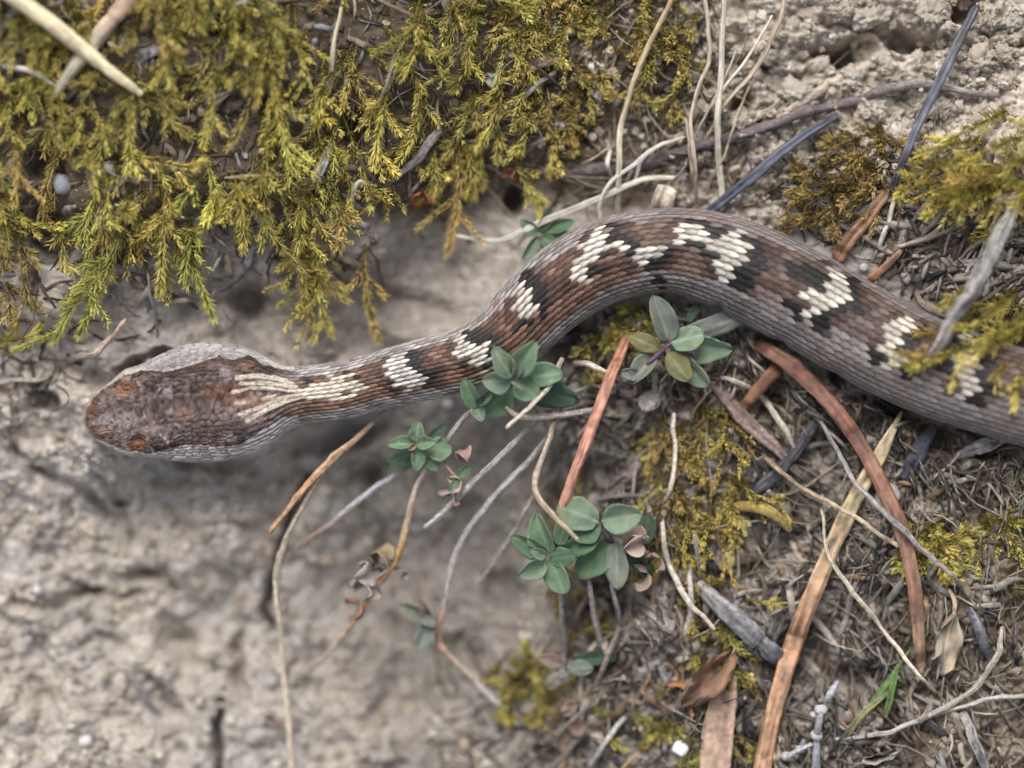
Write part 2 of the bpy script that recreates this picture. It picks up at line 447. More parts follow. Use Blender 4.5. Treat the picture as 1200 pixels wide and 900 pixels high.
# ------------------------------------------------------------------ tubes and blades
def tube_arrays(rows, nsec=10, flat=1.0, groove=0.0, seed=0, rough=.08, knobs=(), closed_round=True, cols=None, mottled=.15, stria=0.0, fast=False):
    """rows: px, py, z mm, half width px; returns V, F, C"""
    n = len(rows)
    x, y = world_xy(rows[:, 0], rows[:, 1], rows[:, 2])
    P = np.stack([x, y, rows[:, 2] * .001], 1)
    T = np.gradient(P, axis=0); T /= np.linalg.norm(T, axis=1)[:, None] + 1e-12
    L = np.stack([-T[:, 1], T[:, 0], np.zeros(n)], 1)
    ln = np.linalg.norm(L, axis=1)[:, None]
    L = np.where(ln > 1e-4, L / np.maximum(ln, 1e-9), np.array([1., 0, 0]))
    U = np.cross(T, L)
    U = np.where(U[:, 2:] < 0, -U, U)
    arc = np.r_[0, np.cumsum(np.linalg.norm(np.diff(P, axis=0), axis=1))] / K
    r = rows[:, 3].copy()
    for kx, amp, w in knobs:
        r *= 1 + amp * np.exp(-((arc - kx * arc[-1]) / w) ** 2)
    a = np.arange(nsec) / nsec * 2 * np.pi - np.pi / 2
    A, S = np.meshgrid(a, arc)
    rad = 1 + 0 * A if fast else 1 + rough * 2 * fbm(S / 14, A * 1.3, seed + 5, 3) + rough * fbm(S / 5, A * 2.6, seed + 6, 2)
    if stria:
        gs = stria * (1.0 if flat > .85 or stria > .9 else .25)
        rad = rad + gs * .42 * fbm(S / 55, A * 4.5, seed + 15, 2)
        rad = rad - .22 * gs * (vnoise(S / 16, S * 0 + 3, seed + 16) > .86)
    ca, sa = np.cos(A), np.sin(A)
    h = flat * sa - groove * np.exp(-(ca / .28) ** 2) * (sa > 0) + .5 * groove * np.exp(-(ca / .28) ** 2) * (sa < 0)
    V = P[:, None, :] + (r[:, None] * K * rad * ca)[..., None] * L[:, None, :] + (r[:, None] * K * rad * h)[..., None] * U[:, None, :]
    V = V.reshape(-1, 3)
    i = np.arange(n - 1)[:, None] * nsec; j = np.arange(nsec)[None, :]; j2 = (j + 1) % nsec
    F = np.stack([i + j, i + j2, i + nsec + j2, i + nsec + j], -1).reshape(-1, 4)
    c0 = len(V); V = np.vstack([V, P[0] - T[0] * r[0] * K * .25, P[-1] + T[-1] * r[-1] * K * .25])
    k = np.arange(nsec); k2 = (k + 1) % nsec
    F3 = np.vstack([np.stack([k2, k, np.full(nsec, c0)], 1),
                    np.stack([k + (n - 1) * nsec, k2 + (n - 1) * nsec, np.full(nsec, c0 + 1)], 1)])
    cc = np.asarray(cols, float)
    if cc.ndim == 1:
        cc = cc[None]
    t = np.linspace(0, 1, len(cc)); tt = arc / arc[-1]
    base = np.stack([np.interp(tt, t, cc[:, q]) for q in range(3)], 1)
    mot = 1 + 0 * A if fast else 1 + mottled * (2 * fbm(S / 22, A * .8, seed + 8, 3) + 1.4 * fbm(S / 5, A * 2, seed + 9, 2)) * 1.6
    if stria:
        mot = mot + stria * (2.6 * fbm(S / 48, A * 5.0, seed + 25, 3) + 1.2 * fbm(S / 9, A * 6.0, seed + 26, 2))
        grp = sstep(.16, .3, fbm(S / 26, A * 2.4, seed + 27, 3))[..., None] * min(1, stria * 1.4)
        tone = base[:, None, :] * (1 - .5 * grp) + .5 * grp * np.array((.16, .145, .135))
    else:
        tone = base[:, None, :]
    C = (tone * np.clip(mot, .25, 1.9)[..., None]).reshape(-1, 3)
    C = np.vstack([C, base[0], base[-1]])
    return V, [F, F3], C

def rows_from(pts, w, absz, lift, n=None):
    """pts: (px,py) or (px,py,z); z absolute mm when absz, else mm above ground; 'g' = on the ground"""
    P = []
    for k, p in enumerate(pts):
        if isinstance(w, (int, float)):
            wk = w
        else:
            wk = np.interp(k / (len(pts) - 1), np.linspace(0, 1, len(w)), w)
        hw = wk / 2
        g = float(gz(p[0], p[1]))
        if len(p) == 2 or p[2] == 'g':
            z = g + hw * K * 1000 * .55 + (lift if len(p) == 2 else 0)
        elif p[2] == 'in':
            z = g - hw * K * 1000 * .8
        elif absz:
            z = p[2]
        else:
            z = g + p[2]
        P.append((p[0], p[1], z, hw))
    P = np.array(P)
    L = np.sum(np.hypot(np.diff(P[:, 0]), np.diff(P[:, 1])))
    if n is None:
        n = int(np.clip(L / 2.6, 10, 220))
    return catmull(P, n)

def merge(parts):
    V = []; C = []; F = {3: [], 4: []}; off = 0
    for v, f, c in parts:
        V.append(v); C.append(c)
        for q in f:
            q = np.asarray(q)
            if len(q):
                F[q.shape[1]].append(q + off)
        off += len(v)
    return np.vstack(V), [np.vstack(F[k]) for k in (3, 4) if F[k]], np.vstack(C)

_seed = [100]
def stick(name, label, cat, pts, w, cols, mat=None, absz=False, lift=.2, flat=1.0, groove=0.0, rough=.08, knobs=(), group=None,
          wob=1.0, parent=None, nsec=18, mottled=.15, stria=.55, taper=True, over=None):
    _seed[0] += 7
    if mat is M_bark and flat < .85:
        stria = .95; rough = max(rough, .12); taper = False
    sd = _seed[0]
    R = rows_from(pts, w, absz, lift)
    s = np.arange(len(R)) * 2.6
    if mat is M_straw and max(np.atleast_1d(w)) < 12:
        R[:, 3] *= .78
    if mat is M_needle:
        R[:, 3] *= .78 * (1 + .25 * fbm(s / 45, s * 0 + sd, 6, 3)); mottled = .32; stria = .8
    if mat in (None, M_bark) and flat > .85:
        R[:, 3] *= .68 * (1 + .22 * fbm(s / 30, s * 0 + sd, 4, 3))
    if taper:
        R[0, 3] *= .7; R[-1, 3] *= .6
    env = np.minimum(1, np.minimum(np.arange(len(R)), np.arange(len(R))[::-1]) / 6)
    R[:, 0] += wob * env * 8 * fbm(s / 40, s * 0 + sd, 1, 3); R[:, 1] += wob * env * 8 * fbm(s / 40, s * 0 + sd + 3, 2, 3)
    if mat in (M_needle, M_dryleaf, M_straw, M_leaf) or flat < .85 or over:
        g = gz(R[:, 0], R[:, 1]) + R[:, 3] * K * 1000 * flat * .5
        w_ = 9
        mx = np.max(np.stack([np.pad(g, w_, 'edge')[q:q + len(g)] for q in range(2 * w_ + 1)]), 0)
        mx = np.convolve(np.pad(mx, w_, 'edge'), np.hanning(2 * w_ + 3)[1:-1] / np.hanning(2 * w_ + 3).sum(), 'valid')
        e2 = np.minimum(1, np.minimum(np.arange(len(g)), np.arange(len(g))[::-1]) / 8.)
        R[:, 2] = np.maximum(R[:, 2], mx + (over or (1.2 if mat is M_needle else .3)) * e2 - 1.2 * (1 - e2))
    V, F, C = tube_arrays(R, nsec, flat, groove, sd, rough * 1.3, knobs, cols=cols, mottled=mottled, stria=stria)
    o = obj(name, mesh_np(name, V, F, C), mat or M_bark, parent)
    if parent is None:
        tag(o, label, cat, group)
    return o

# ------------------------------------------------------------------ the snake
def Z1(*p): return [(60 + x / 4, 360 + y / 4) for x, y in p]
def Z2(*p): return [(320 + x / 4, 300 + y / 4) for x, y in p]
def Z3(*p): return [(560 + x / 4, 220 + y / 4) for x, y in p]
def Z4(*p): return [(780 + x * .35, 230 + y * .35) for x, y in p]
WHITE = [
    Z2((540, 500), (570, 480), (580, 460), (615, 460), (640, 520), (715, 560), (680, 620), (640, 635), (590, 625), (550, 580), (525, 535)),
    Z2((845, 395), (895, 385), (930, 400), (990, 425), (1005, 470), (1000, 540), (960, 545), (920, 500), (880, 490), (850, 430)),
    Z3((165, 430), (205, 440), (250, 490), (290, 600), (260, 620), (150, 605), (165, 560), (155, 520), (185, 480)),
    Z3((550, 190), (608, 210), (600, 250), (640, 262), (700, 285), (640, 292), (570, 300), (510, 355), (500, 390), (520, 430), (500, 460), (470, 455), (375, 440), (430, 390), (480, 330), (470, 300), (510, 255), (540, 220)),
    Z3((690, 288), (760, 280), (850, 275), (925, 250), (930, 262), (855, 295), (830, 325), (795, 350), (775, 390), (715, 380), (712, 345), (740, 322)),
    Z4((40, 82), (78, 82), (78, 108), (108, 114), (112, 130), (190, 145), (205, 118), (248, 116), (262, 150), (258, 190), (268, 215), (232, 250), (215, 300), (168, 295), (148, 238), (160, 182), (100, 158), (25, 152)),
    Z4((425, 302), (508, 308), (528, 258), (555, 236), (590, 248), (578, 300), (598, 350), (562, 368), (500, 372), (480, 405), (435, 425), (455, 370), (435, 335)),
    Z4((720, 420), (800, 396), (824, 430), (800, 458), (752, 472), (775, 540), (745, 575), (690, 600), (708, 545), (695, 500)),
    Z4((970, 452), (1024, 446), (1035, 490), (1013, 530), (1013, 600), (1025, 630), (985, 680), (945, 675), (968, 620), (935, 570), (945, 530), (978, 500)),
    Z4((1172, 622), (1230, 600), (1230, 700), (1180, 690))]
WLINES = [
    (Z1((870, 335), (960, 322), (1060, 335), (1130, 375), (1170, 395)), 5.0), (Z1((890, 358), (1000, 356), (1090, 366), (1150, 388)), 4.0), (Z1((850, 400), (930, 380), (1050, 382), (1160, 398)), 3.2),
    (Z1((920, 530), (1000, 484), (1080, 442), (1160, 420)) + Z2((0, 690), (120, 655), (240, 630)), 5.4), (Z1((880, 500), (980, 470), (1060, 430), (1160, 408)), 4.0), (Z1((860, 455), (950, 440), (1050, 412)), 2.2),
    (Z2((0, 580), (60, 580), (110, 610), (60, 600)), 3.0), (Z2((20, 700), (130, 660), (240, 655), (330, 665)), 3.4),
    (Z2((120, 640), (220, 610), (300, 580), (360, 562)), 3.6), (Z2((170, 655), (260, 620), (340, 595), (395, 590)), 3.4), (Z2((240, 655), (330, 630), (430, 610)), 3.6), (Z2((310, 668), (380, 645), (430, 625)), 3.2)]
BLACK = [
    Z2((615, 455), (665, 462), (690, 500), (720, 555), (690, 620), (640, 640), (700, 575), (712, 558), (640, 515)), Z2((520, 540), (550, 585), (590, 630), (560, 620)),
    Z2((335, 545), (380, 560), (450, 620), (455, 650), (430, 655), (435, 615), (390, 590)), Z2((100, 575), (150, 585), (170, 610), (120, 612)),
    Z2((890, 350), (985, 400), (1005, 430), (1020, 500), (1010, 560), (990, 540), (1010, 470), (990, 422), (930, 398), (885, 385)), Z2((840, 420), (860, 440), (850, 470), (830, 440)), Z2((860, 490), (930, 520), (880, 525)),
    Z3((190, 395), (255, 440), (265, 500), (325, 590), (295, 612), (250, 490), (205, 435)), Z3((180, 610), (260, 625), (240, 660), (165, 655)), Z3((-10, 700), (20, 730), (40, 790), (35, 850), (10, 800)),
    Z3((570, 165), (640, 225), (735, 272), (690, 285), (640, 260), (605, 240), (608, 205)), Z3((500, 365), (560, 285), (605, 285), (560, 340), (545, 390), (545, 440), (515, 425)), Z3((640, 300), (720, 310), (735, 330), (660, 320)),
    Z3((785, 395), (835, 322), (860, 290), (930, 258), (1060, 258), (1115, 300), (1090, 318), (1040, 292), (900, 292), (865, 350), (820, 405)), Z3((830, 420), (900, 440), (860, 470), (810, 440)),
    Z4((72, 85), (130, 92), (212, 122), (192, 144), (112, 128), (105, 112), (78, 108)), Z4((247, 115), (295, 175), (285, 235), (250, 295), (200, 305), (232, 250), (268, 215), (258, 190), (262, 150)), Z4((25, 155), (160, 178), (150, 215), (60, 175)),
    Z4((392, 210), (470, 245), (528, 265), (505, 308), (430, 292), (398, 250)), Z4((588, 285), (625, 300), (625, 355), (560, 385), (500, 435), (468, 438), (482, 405), (500, 374), (598, 352)), Z4((385, 350), (432, 345), (440, 420), (400, 400)),
    Z4((655, 490), (700, 490), (708, 545), (672, 555)), Z4((745, 575), (778, 545), (850, 580), (780, 600)),
    Z4((1036, 480), (1075, 520), (1058, 640), (1015, 675), (1022, 600), (1020, 540)), Z4((890, 540), (938, 562), (930, 605), (895, 580)), Z4((960, 690), (1010, 680), (1000, 720))]

def build_snake():
    # stations: dense on head and in the frame, coarse further along the body
    P0 = catmull(SN, 6000)
    arc = np.r_[0, np.cumsum(np.hypot(np.diff(P0[:, 0]), np.diff(P0[:, 1])))]
    st = np.r_[np.linspace(0, 6, 10)[:-1], np.arange(6, 270, 1.0), np.arange(270, 1250, 1.15), np.arange(1250, arc[-1] - 1, 5.0), arc[-1]]
    R = np.stack([np.interp(st, arc, P0[:, q]) for q in range(5)], 1)
    ns = len(st)
    x, y = world_xy(R[:, 0], R[:, 1], R[:, 3])
    P = np.stack([x, y, R[:, 3] * .001], 1)
    T2 = np.gradient(R[:, :2], axis=0) * [1, -1]
    T2 /= np.linalg.norm(T2, axis=1)[:, None]
    # smooth the tangents
    ker = np.hanning(31); ker /= ker.sum()
    T2 = np.stack([np.convolve(np.pad(T2[:, q], 15, 'edge'), ker, 'valid') for q in range(2)], 1)
    T2 /= np.linalg.norm(T2, axis=1)[:, None]
    T2[:190] = np.where(st[:190, None] < 150, T2[150], T2[:190])
    L = np.stack([-T2[:, 1], T2[:, 0], np.zeros(ns)], 1)
    f = (H - R[:, 3] * .001) / H
    hw = R[:, 2] * f; hh = hw * R[:, 4]
    q1 = math.radians(104)
    al = np.r_[np.linspace(-np.pi, -q1, 36)[:-1], np.linspace(-q1, q1, 262), np.linspace(q1, np.pi, 36)[1:-1]]
    na = len(al)
    A, S = np.meshgrid(al, st)
    HW = np.broadcast_to(hw[:, None], A.shape)
    head = sstep(262, 215, S)                       # 1 on the head
    ex = 1.0 - .34 * head
    ca, sa = np.cos(A), np.sin(A)
    cy = np.sign(sa) * np.abs(sa) ** ex
    cz = np.sign(ca) * np.abs(ca) ** (ex * np.where(ca < 0, .72, 1.0))
    cz = np.where(ca < 0, cz * .93, cz)
    # vertebral ridge on the body
    cz = cz + .035 * np.exp(-(A / .25) ** 2) * (1 - head)
    def pos(extra):
        rx = (hw[:, None] + extra) * cy; rz = (hh[:, None] + extra) * cz
        return P[:, None, :] + (rx * K)[..., None] * L[:, None, :] + (rz * K)[..., None] * np.array([0, 0, 1.0])
    B0 = pos(0 * A)
    ff = H / (H - B0[..., 2])
    PXs = 600 + B0[..., 0] * ff / K; PYs = 450 - B0[..., 1] * ff / K

    # ---- body scales: overlapping keeled lenses on a staggered lattice
    a0 = math.radians(132); NR = 31
    r = (A + a0) / (2 * a0) * NR
    pitch = np.interp(st, [0, 300, 600, 760, 1200, 1700, 2600], [10.5, 10.5, 11.5, 12.5, 13, 12, 6])
    phi = np.r_[0, np.cumsum(np.diff(st) / ((pitch[1:] + pitch[:-1]) / 2))]
    Ph = np.broadcast_to(phi[:, None], A.shape)
    best = np.full(A.shape, -1.0); bi = np.zeros(A.shape); bn = np.zeros(A.shape); bx = np.zeros(A.shape); bdb = np.zeros(A.shape)
    i0 = np.floor(r)
    for di in (-1, 0, 1):
        ii = i0 + di
        ok = (ii >= 0) & (ii < NR)
        pi_ = Ph + .5 * (ii % 2)
        n0 = np.floor(pi_)
        for dn in (-1, 0, 1):
            nn = n0 + dn
            jit = (hash2(ii + 50, nn, 3) - .5) * .12
            xx = (pi_ - nn - .5 + jit) / .74
            db = r - (ii + .5)
            wprof = np.clip(1 - np.abs(xx) ** np.where(xx > 0, 1.7, 2.6), 0, 1) ** .72
            e = np.abs(db) / (.56 * wprof + 1e-6)
            ins = ok & (np.abs(xx) < 1) & (e < 1)
            hgt = (.22 + .78 * (xx + 1) / 2) * np.clip(1 - e ** 2.6, 0, 1) ** .6 + .22 * np.exp(-(db / .11) ** 2) * (1 - xx ** 4)
            hgt = np.where(ins, hgt, -1)
            b = hgt > best
            best = np.where(b, hgt, best); bi = np.where(b, ii, bi); bn = np.where(b, nn, bn); bx = np.where(b, xx, bx); bdb = np.where(b, db, bdb)
    gap = best < 0
    hb = np.where(gap, 0, best)
    # belly shields
    vent = (np.abs(A) > a0)
    hv = .6 * ((Ph * 1.0) % 1.0)
    hb = np.where(vent, hv, hb)

    # ---- head scales: small irregular granules, larger shields on lips and brows
    u = S / 10.0; v = A * HW / 6.0
    edge = sstep(.86, .95, np.abs(cy))
    f1, f2, ci = worley(u + .3 * fbm(S / 20, A * 3, 4, 2), v, 7)
    w1, w2, cw = worley(S / 17.0, A * HW / 13.0, 17)
    f1 = np.where(edge > .5, w1, f1); f2 = np.where(edge > .5, w2, f2); ci = np.where(edge > .5, cw, ci)
    hd = sstep(0.02, .30, f2 - f1) * (1 - .4 * f1) + .25 * (ci - .5)
    small = sstep(60, 100, S)
    hd = hd * (.55 + .45 * small) * np.where(edge > .5, 1, .85)
    hs_ = sstep(212, 160, S)
    n_amp = np.interp(S, [300, 650, 850], [1.5, 1.35, .85]) * (1 - hs_) * np.clip(HW / 38, .15, 1.2) + 0 * A
    disp = n_amp * hb * (1 - hs_) + 1.7 * hd * hs_ * sstep(0, 14, S)
    # raised brow shields, canthus and a dip between, bulging jaw corners
    def bumpat(x, y, rx, ry, ang, amt):
        a = math.radians(ang); dx = PXs - x; dy = PYs - y
        q = ((dx * math.cos(a) + dy * math.sin(a)) / rx) ** 2 + ((-dx * math.sin(a) + dy * math.cos(a)) / ry) ** 2
        return amt * np.exp(-q ** 1.6) * (ca > 0)
    disp = disp + bumpat(172, 449, 17, 9, -28, 8.5) + bumpat(187, 512, 18, 10, 8, 8.5)
    disp = disp + bumpat(150, 456, 9, 7, -28, -4.5) + bumpat(163, 519, 11, 8, 10, -4.5)
    disp = disp + bumpat(112, 478, 10, 6, -40, 2.5) + bumpat(114, 505, 10, 6, 30, 2.5) + bumpat(140, 486, 26, 14, 0, -2.5)
    disp = disp + bumpat(240, 470, 60, 5, -3, -1.6) + bumpat(250, 440, 38, 16, -4, 2.2) + bumpat(250, 500, 38, 16, 0, 2.2)
    disp = disp + bumpat(104, 472, 3.2, 2.4, 0, -3.5) + bumpat(105, 508, 3.2, 2.4, 0, -3.5)
    # slight folds of slack skin along the flank
    disp = disp - 5.0 * np.exp(-((S - 812) / 9.0) ** 2) * np.exp(-((A + 1.5) / .55) ** 2) - 3.0 * np.exp(-((S - 905) / 8.0) ** 2) * np.exp(-((A + 1.5) / .5) ** 2) - 2.5 * np.exp(-((S - 980) / 8.0) ** 2) * np.exp(-((A + 1.4) / .5) ** 2)
    disp = disp + 3.2 * fbm(S / 60, A * 1.2, 34, 2) * (1 - head)
    disp = disp + 1.2 * fbm(S / 34, A * 2.2, 33, 2) * (1 - head)
    V = pos(disp)

    # ---- colours, one value per scale
    fa = math.pi
    sc_s = np.interp((bn + .5 - .5 * (bi % 2)), phi, st)          # arc position of the scale's middle
    sc_r = (bi + .5) / NR * 2 * a0 - a0
    cx = np.interp(sc_s, st, R[:, 0]); cyy = np.interp(sc_s, st, R[:, 1])
    tx = np.interp(sc_s, st, T2[:, 0]); ty = np.interp(sc_s, st, T2[:, 1])
    hws = np.interp(sc_s, st, R[:, 2])
    spx = cx + (-ty) * hws * np.sin(sc_r); spy = cyy - tx * hws * np.sin(sc_r)
    roll = np.interp(sc_s, [0, 300, 560, 640, 760, 900, 1100, 1300, 1500], [0, 0, 0, .05, .10, .38, .45, .42, 0])
    d = sc_r - roll
    jit = hash2(bi + 7, bn + 100, 11)
    j2 = hash2(bi + 70, bn + 300, 12)
    flank_n = np.array((.275, .25, .24)); flank_b = np.array((.195, .168, .160)); dkbrown = np.array((.060, .030, .022))
    tq = sstep(600, 850, sc_s)[..., None]
    brown = np.array((.132, .072, .049)) * (1 - tq) + np.array((.098, .068, .056)) * tq
    tb = sstep(480, 760, sc_s)[..., None]
    C = flank_n * (1 - tb) + flank_b * tb
    jj = np.interp(sc_s, [450, 750], [1.0, .45])
    C = C * (1 + jj * (jit - .5))[..., None]
    fb = (sstep(.0, .2, fbm(sc_s / 22, sc_r * 3.0, 57, 3)) * (.4 + .6 * j2))[..., None] * .55
    C = C * (1 - fb) + fb * np.array((.15, .095, .075))
    n1 = fbm(sc_s / 60, sc_r * 1.5, 77, 2)
    bm = sstep(.80, .60, np.abs(d) * np.interp(sc_s, [300, 560, 700, 850], [1.0, .86, 1.0, 1.12]) + .45 * n1 + .16 * (j2 - .5))[..., None]
    br = brown * (.5 + 1.0 * j2)[..., None]
    dk = sstep(.05, .22, fbm(sc_s / 30, sc_r * 2.2, 99, 2))[..., None]
    br = br * (1 - .6 * dk) + dkbrown * .6 * dk
    C = C * (1 - bm) + br * bm
    # dark smudges low on the flanks
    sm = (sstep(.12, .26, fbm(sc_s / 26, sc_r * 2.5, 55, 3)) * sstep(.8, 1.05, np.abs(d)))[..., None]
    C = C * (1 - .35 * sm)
    white = np.zeros(A.shape, bool); black = np.zeros(A.shape, bool)
    vis = np.abs(sc_r) < 1.62
    darkz = np.zeros(A.shape, bool)
    jx = 7 * (hash2(bi + 21, bn + 500, 31) - .5); jy = 7 * (hash2(bi + 22, bn + 600, 32) - .5)
    for p in BLACK:
        black |= inpoly(spx + jx, spy + jy, p)
    for p in WHITE:
        white |= inpoly(spx + jx, spy + jy, p)
        sh = np.interp(sc_s, [300, 600, 800], [13, 16, 19])
        black |= inpoly(spx - tx * sh, spy + ty * sh, p) & (np.abs(d) < 1.0)
        for k_ in (-14, 20, 28):
            darkz |= inpoly(spx - tx * k_ + 5 * (j2 - .5), spy + ty * k_ + 5 * (jit - .5), p)
    off = spx > 1206                                   # the same zigzag goes on along the hidden body
    zz = (sc_s / 120) % 1.0
    zc = .30 * np.where((np.floor(sc_s / 120) % 2) > 0, 1, -1)
    white |= off & (np.abs(zz - .5 + .25 * (d - zc)) < .10) & (np.abs(d) < .75)
    black |= off & (np.abs(zz - .66 + .25 * (d - zc)) < .07) & (np.abs(d) < .8)
    body_only = sc_s > 262
    C = np.where((darkz & vis & body_only & (np.abs(d) < .9))[..., None], C * .22 + .6 * dkbrown * (.6 + .8 * jit)[..., None], C)
    C = np.where((black & vis & body_only)[..., None], np.array((.013, .010, .010)) * (.6 + .9 * jit)[..., None], C)
    C = np.where((white & vis & body_only)[..., None], np.array((.57, .525, .45)) * (.50 + .58 * jit)[..., None], C)
    # within a scale: pale keel and tip, dark skin between
    wl = np.zeros(A.shape)
    for pts, wd in WLINES:
        dd = segdist(PXs, PYs, pts)
        wsc = sstep(wd * .95, wd * .7, segdist(spx + .3 * jx, spy + .3 * jy, pts)) * (sc_s > 262) * (S > 255)
        wl = np.maximum(wl, wsc)
        wl = np.where(S > 275, wl, np.maximum(wl, sstep(wd * .72, wd * .30, dd + 2.0 * (fbm(PXs / 6, PYs / 4, 5, 2)))))
    wl = wl * (ca > 0)

    C = C * (1 - wl[..., None]) + np.array((.52, .455, .36)) * wl[..., None] * (.6 + .5 * jit)[..., None] if False else C * (1 - wl[..., None]) + np.array((.54, .475, .38)) * (wl * (.65 + .5 * jit))[..., None]
    isw = (white & vis & body_only)[..., None]
    C = np.where(isw, C * (1 - .50 * sstep(.24, .44, np.abs(bdb))[..., None]) + .50 * sstep(.24, .44, np.abs(bdb))[..., None] * np.array((.13, .075, .05)), C)
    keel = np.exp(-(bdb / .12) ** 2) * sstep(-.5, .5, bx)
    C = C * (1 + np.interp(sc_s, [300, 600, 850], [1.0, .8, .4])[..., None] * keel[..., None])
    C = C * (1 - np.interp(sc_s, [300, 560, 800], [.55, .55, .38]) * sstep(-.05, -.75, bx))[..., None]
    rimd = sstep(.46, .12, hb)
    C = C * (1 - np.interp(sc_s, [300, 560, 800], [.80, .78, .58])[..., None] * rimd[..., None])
    C = np.where(gap[..., None], np.array((.035, .022, .018)), C)
    bel = np.array((.22, .19, .18)) * (.7 + .3 * ((Ph % 1.0)))[..., None]
    C = np.where(vent[..., None], bel, C)
    # ---- head colouring
    g = np.array((.285, .255, .25)); bh = np.array((.140, .098, .086)); dh = np.array((.046, .028, .024)); red = np.array((.150, .072, .045))
    hj = ci
    upper = [(60, 300), (97, 478), (108, 466), (128, 451), (146, 440), (166, 434), (182, 436), (200, 433), (222, 428), (246, 418), (256, 417), (262, 421), (272, 424), (292, 416), (308, 428), (345, 435), (370, 300)]
    lower = [(60, 640), (98, 497), (106, 511), (124, 519), (150, 528), (172, 531), (186, 528), (202, 523), (225, 521), (262, 524), (285, 520), (305, 505), (330, 490), (350, 485), (370, 640)]
    wpx = PXs + 5 * fbm(PXs / 12, PYs / 12, 15, 2); wpy = PYs + 5 * fbm(PXs / 12, PYs / 12, 16, 2)
    fl = (inpoly(wpx, wpy, upper) | inpoly(wpx, wpy, lower) | (ca < .05))
    spk = fbm(PXs / 5, PYs / 4.2, 25, 3) + .5 * fbm(PXs / 2.2, PYs / 2.2, 26, 2)
    Hc = bh * (.82 + .36 * hj)[..., None] * np.clip(1 + 2.6 * spk, .25, 2.4)[..., None]
    dm = sstep(.02, .18, fbm(PXs / 34, PYs / 22, 27, 3))
    for (x, y, a, b) in ((215, 450, 34, 16), (232, 495, 44, 14), (205, 515, 26, 8), (262, 505, 40, 10), (300, 435, 26, 7), (225, 470, 26, 14), (225, 440, 40, 10), (190, 480, 18, 20), (180, 450, 12, 9), (186, 515, 12, 9), (320, 482, 26, 5)):
        dm = np.maximum(dm, .9 * sstep(1.3, .6, np.hypot((wpx - x) / a, (wpy - y) / b)))
    Hc = Hc * (1 - .72 * dm)[..., None] + dh * .72 * dm[..., None] * np.clip(1 + 2.0 * spk, .3, 2.2)[..., None]
    gm = np.zeros(A.shape)
    for (x, y, a, b) in ((126, 492, 12, 9), (198, 458, 8, 12), (208, 503, 10, 8), (262, 435, 10, 12), (272, 512, 14, 8), (150, 490, 22, 12), (205, 482, 14, 6)):
        gm = np.maximum(gm, sstep(1.3, .5, np.hypot((wpx - x) / a, (wpy - y) / b)) * np.clip(.16 + .35 * hj + 1.6 * spk, 0, .7))
    Hc = Hc * (1 - gm)[..., None] + (g * .85) * gm[..., None]
    rm = np.zeros(A.shape)
    for (x, y, a, b) in ((285, 427, 26, 8), (240, 424, 24, 6), (108, 482, 9, 12), (115, 508, 10, 9), (265, 460, 34, 12), (288, 470, 30, 8), (245, 522, 30, 5), (215, 485, 16, 8)):
        rm = np.maximum(rm, sstep(1.3, .5, np.hypot((wpx - x) / a, (wpy - y) / b)))
    Hc = Hc * (1 - .7 * rm)[..., None] + red * np.clip(1 + 2.0 * spk, .3, 2)[..., None] * .7 * rm[..., None]
    om = np.zeros(A.shape)
    for (x, y, a, b) in ((147, 455, 11, 9), (162, 521, 12, 10)):
        om = np.maximum(om, sstep(1.25, .6, np.hypot((wpx - x) / a, (wpy - y) / b)))
    Hc = Hc * (1 - .8 * om)[..., None] + np.array((.19, .080, .038)) * np.clip(1 + 2.4 * spk, .4, 1.8)[..., None] * .8 * om[..., None]
    Fc = g * (.66 + .55 * hj)[..., None] * (1 + .9 * spk)[..., None]
    Fc = Fc * (1 - .25 * sstep(.1, .3, fbm(PXs / 16, PYs / 12, 65, 2)))[..., None]
    bd = np.minimum(segdist(wpx, wpy, upper[1:-1]), segdist(wpx, wpy, lower[1:-1]))
    Hc = Hc * (1 - .55 * sstep(11, 3, bd) * sstep(150, 175, PXs))[..., None]
    rimp = (sstep(.80, .93, np.abs(cy)) * (ca > -.1))[..., None]
    Fc = Fc * (1 - .6 * rimp) + .6 * rimp * np.array((.46, .425, .41)) * (.7 + .5 * hj)[..., None]
    Hc = np.where(fl[..., None], Fc, Hc)
    crease = sstep(.16, .02, f2 - f1)
    Hc = Hc * (1 - np.where(fl, .50, .34) * crease * sstep(215, 165, S))[..., None]
    latt = sstep(165, 210, S)
    Hc = Hc * (1 - .62 * latt * rimd)[..., None] * (1 + .7 * latt * keel)[..., None]
    # pale line above the jaw, pale brow crescents
    for pts, wd in (([(166, 433), (185, 436), (205, 433), (230, 426), (254, 418)], 2.0), ([(160, 441), (162, 450), (167, 461)], 1.8), ([(173, 509), (175, 520), (181, 533)], 1.8), ([(186, 504), (197, 512), (199, 524), (190, 533)], 1.3), ([(172, 440), (184, 444), (188, 456), (180, 466)], 1.2), ([(98, 480), (99, 500), (116, 519), (140, 529), (165, 535)], 2.8), ([(98, 482), (108, 466), (128, 450), (146, 439), (166, 431)], 2.4), ([(200, 524), (230, 521), (268, 523)], 1.6)):
        q = sstep(wd, wd * .4, segdist(PXs, PYs, pts))[..., None] * (ca > 0)[..., None]
        q = q * np.clip((.60 if wd > 1.95 else .30) + 1.6 * spk, .03, .85)[..., None]
        Hc = Hc * (1 - q) + np.array((.44, .37, .31)) * q
    hm = sstep(272, 232, S + 10 * fbm(PXs / 16, PYs / 16, 44, 2))[..., None]
    C = C * (1 - hm) + Hc * hm
    wh = (.8 * wl * (1 - .5 * crease) * hm[..., 0])[..., None]
    C = C * (1 - wh) + np.array((.60, .53, .42)) * wh * (1 + .6 * spk)[..., None]
    C = np.clip(C, .004, .9)
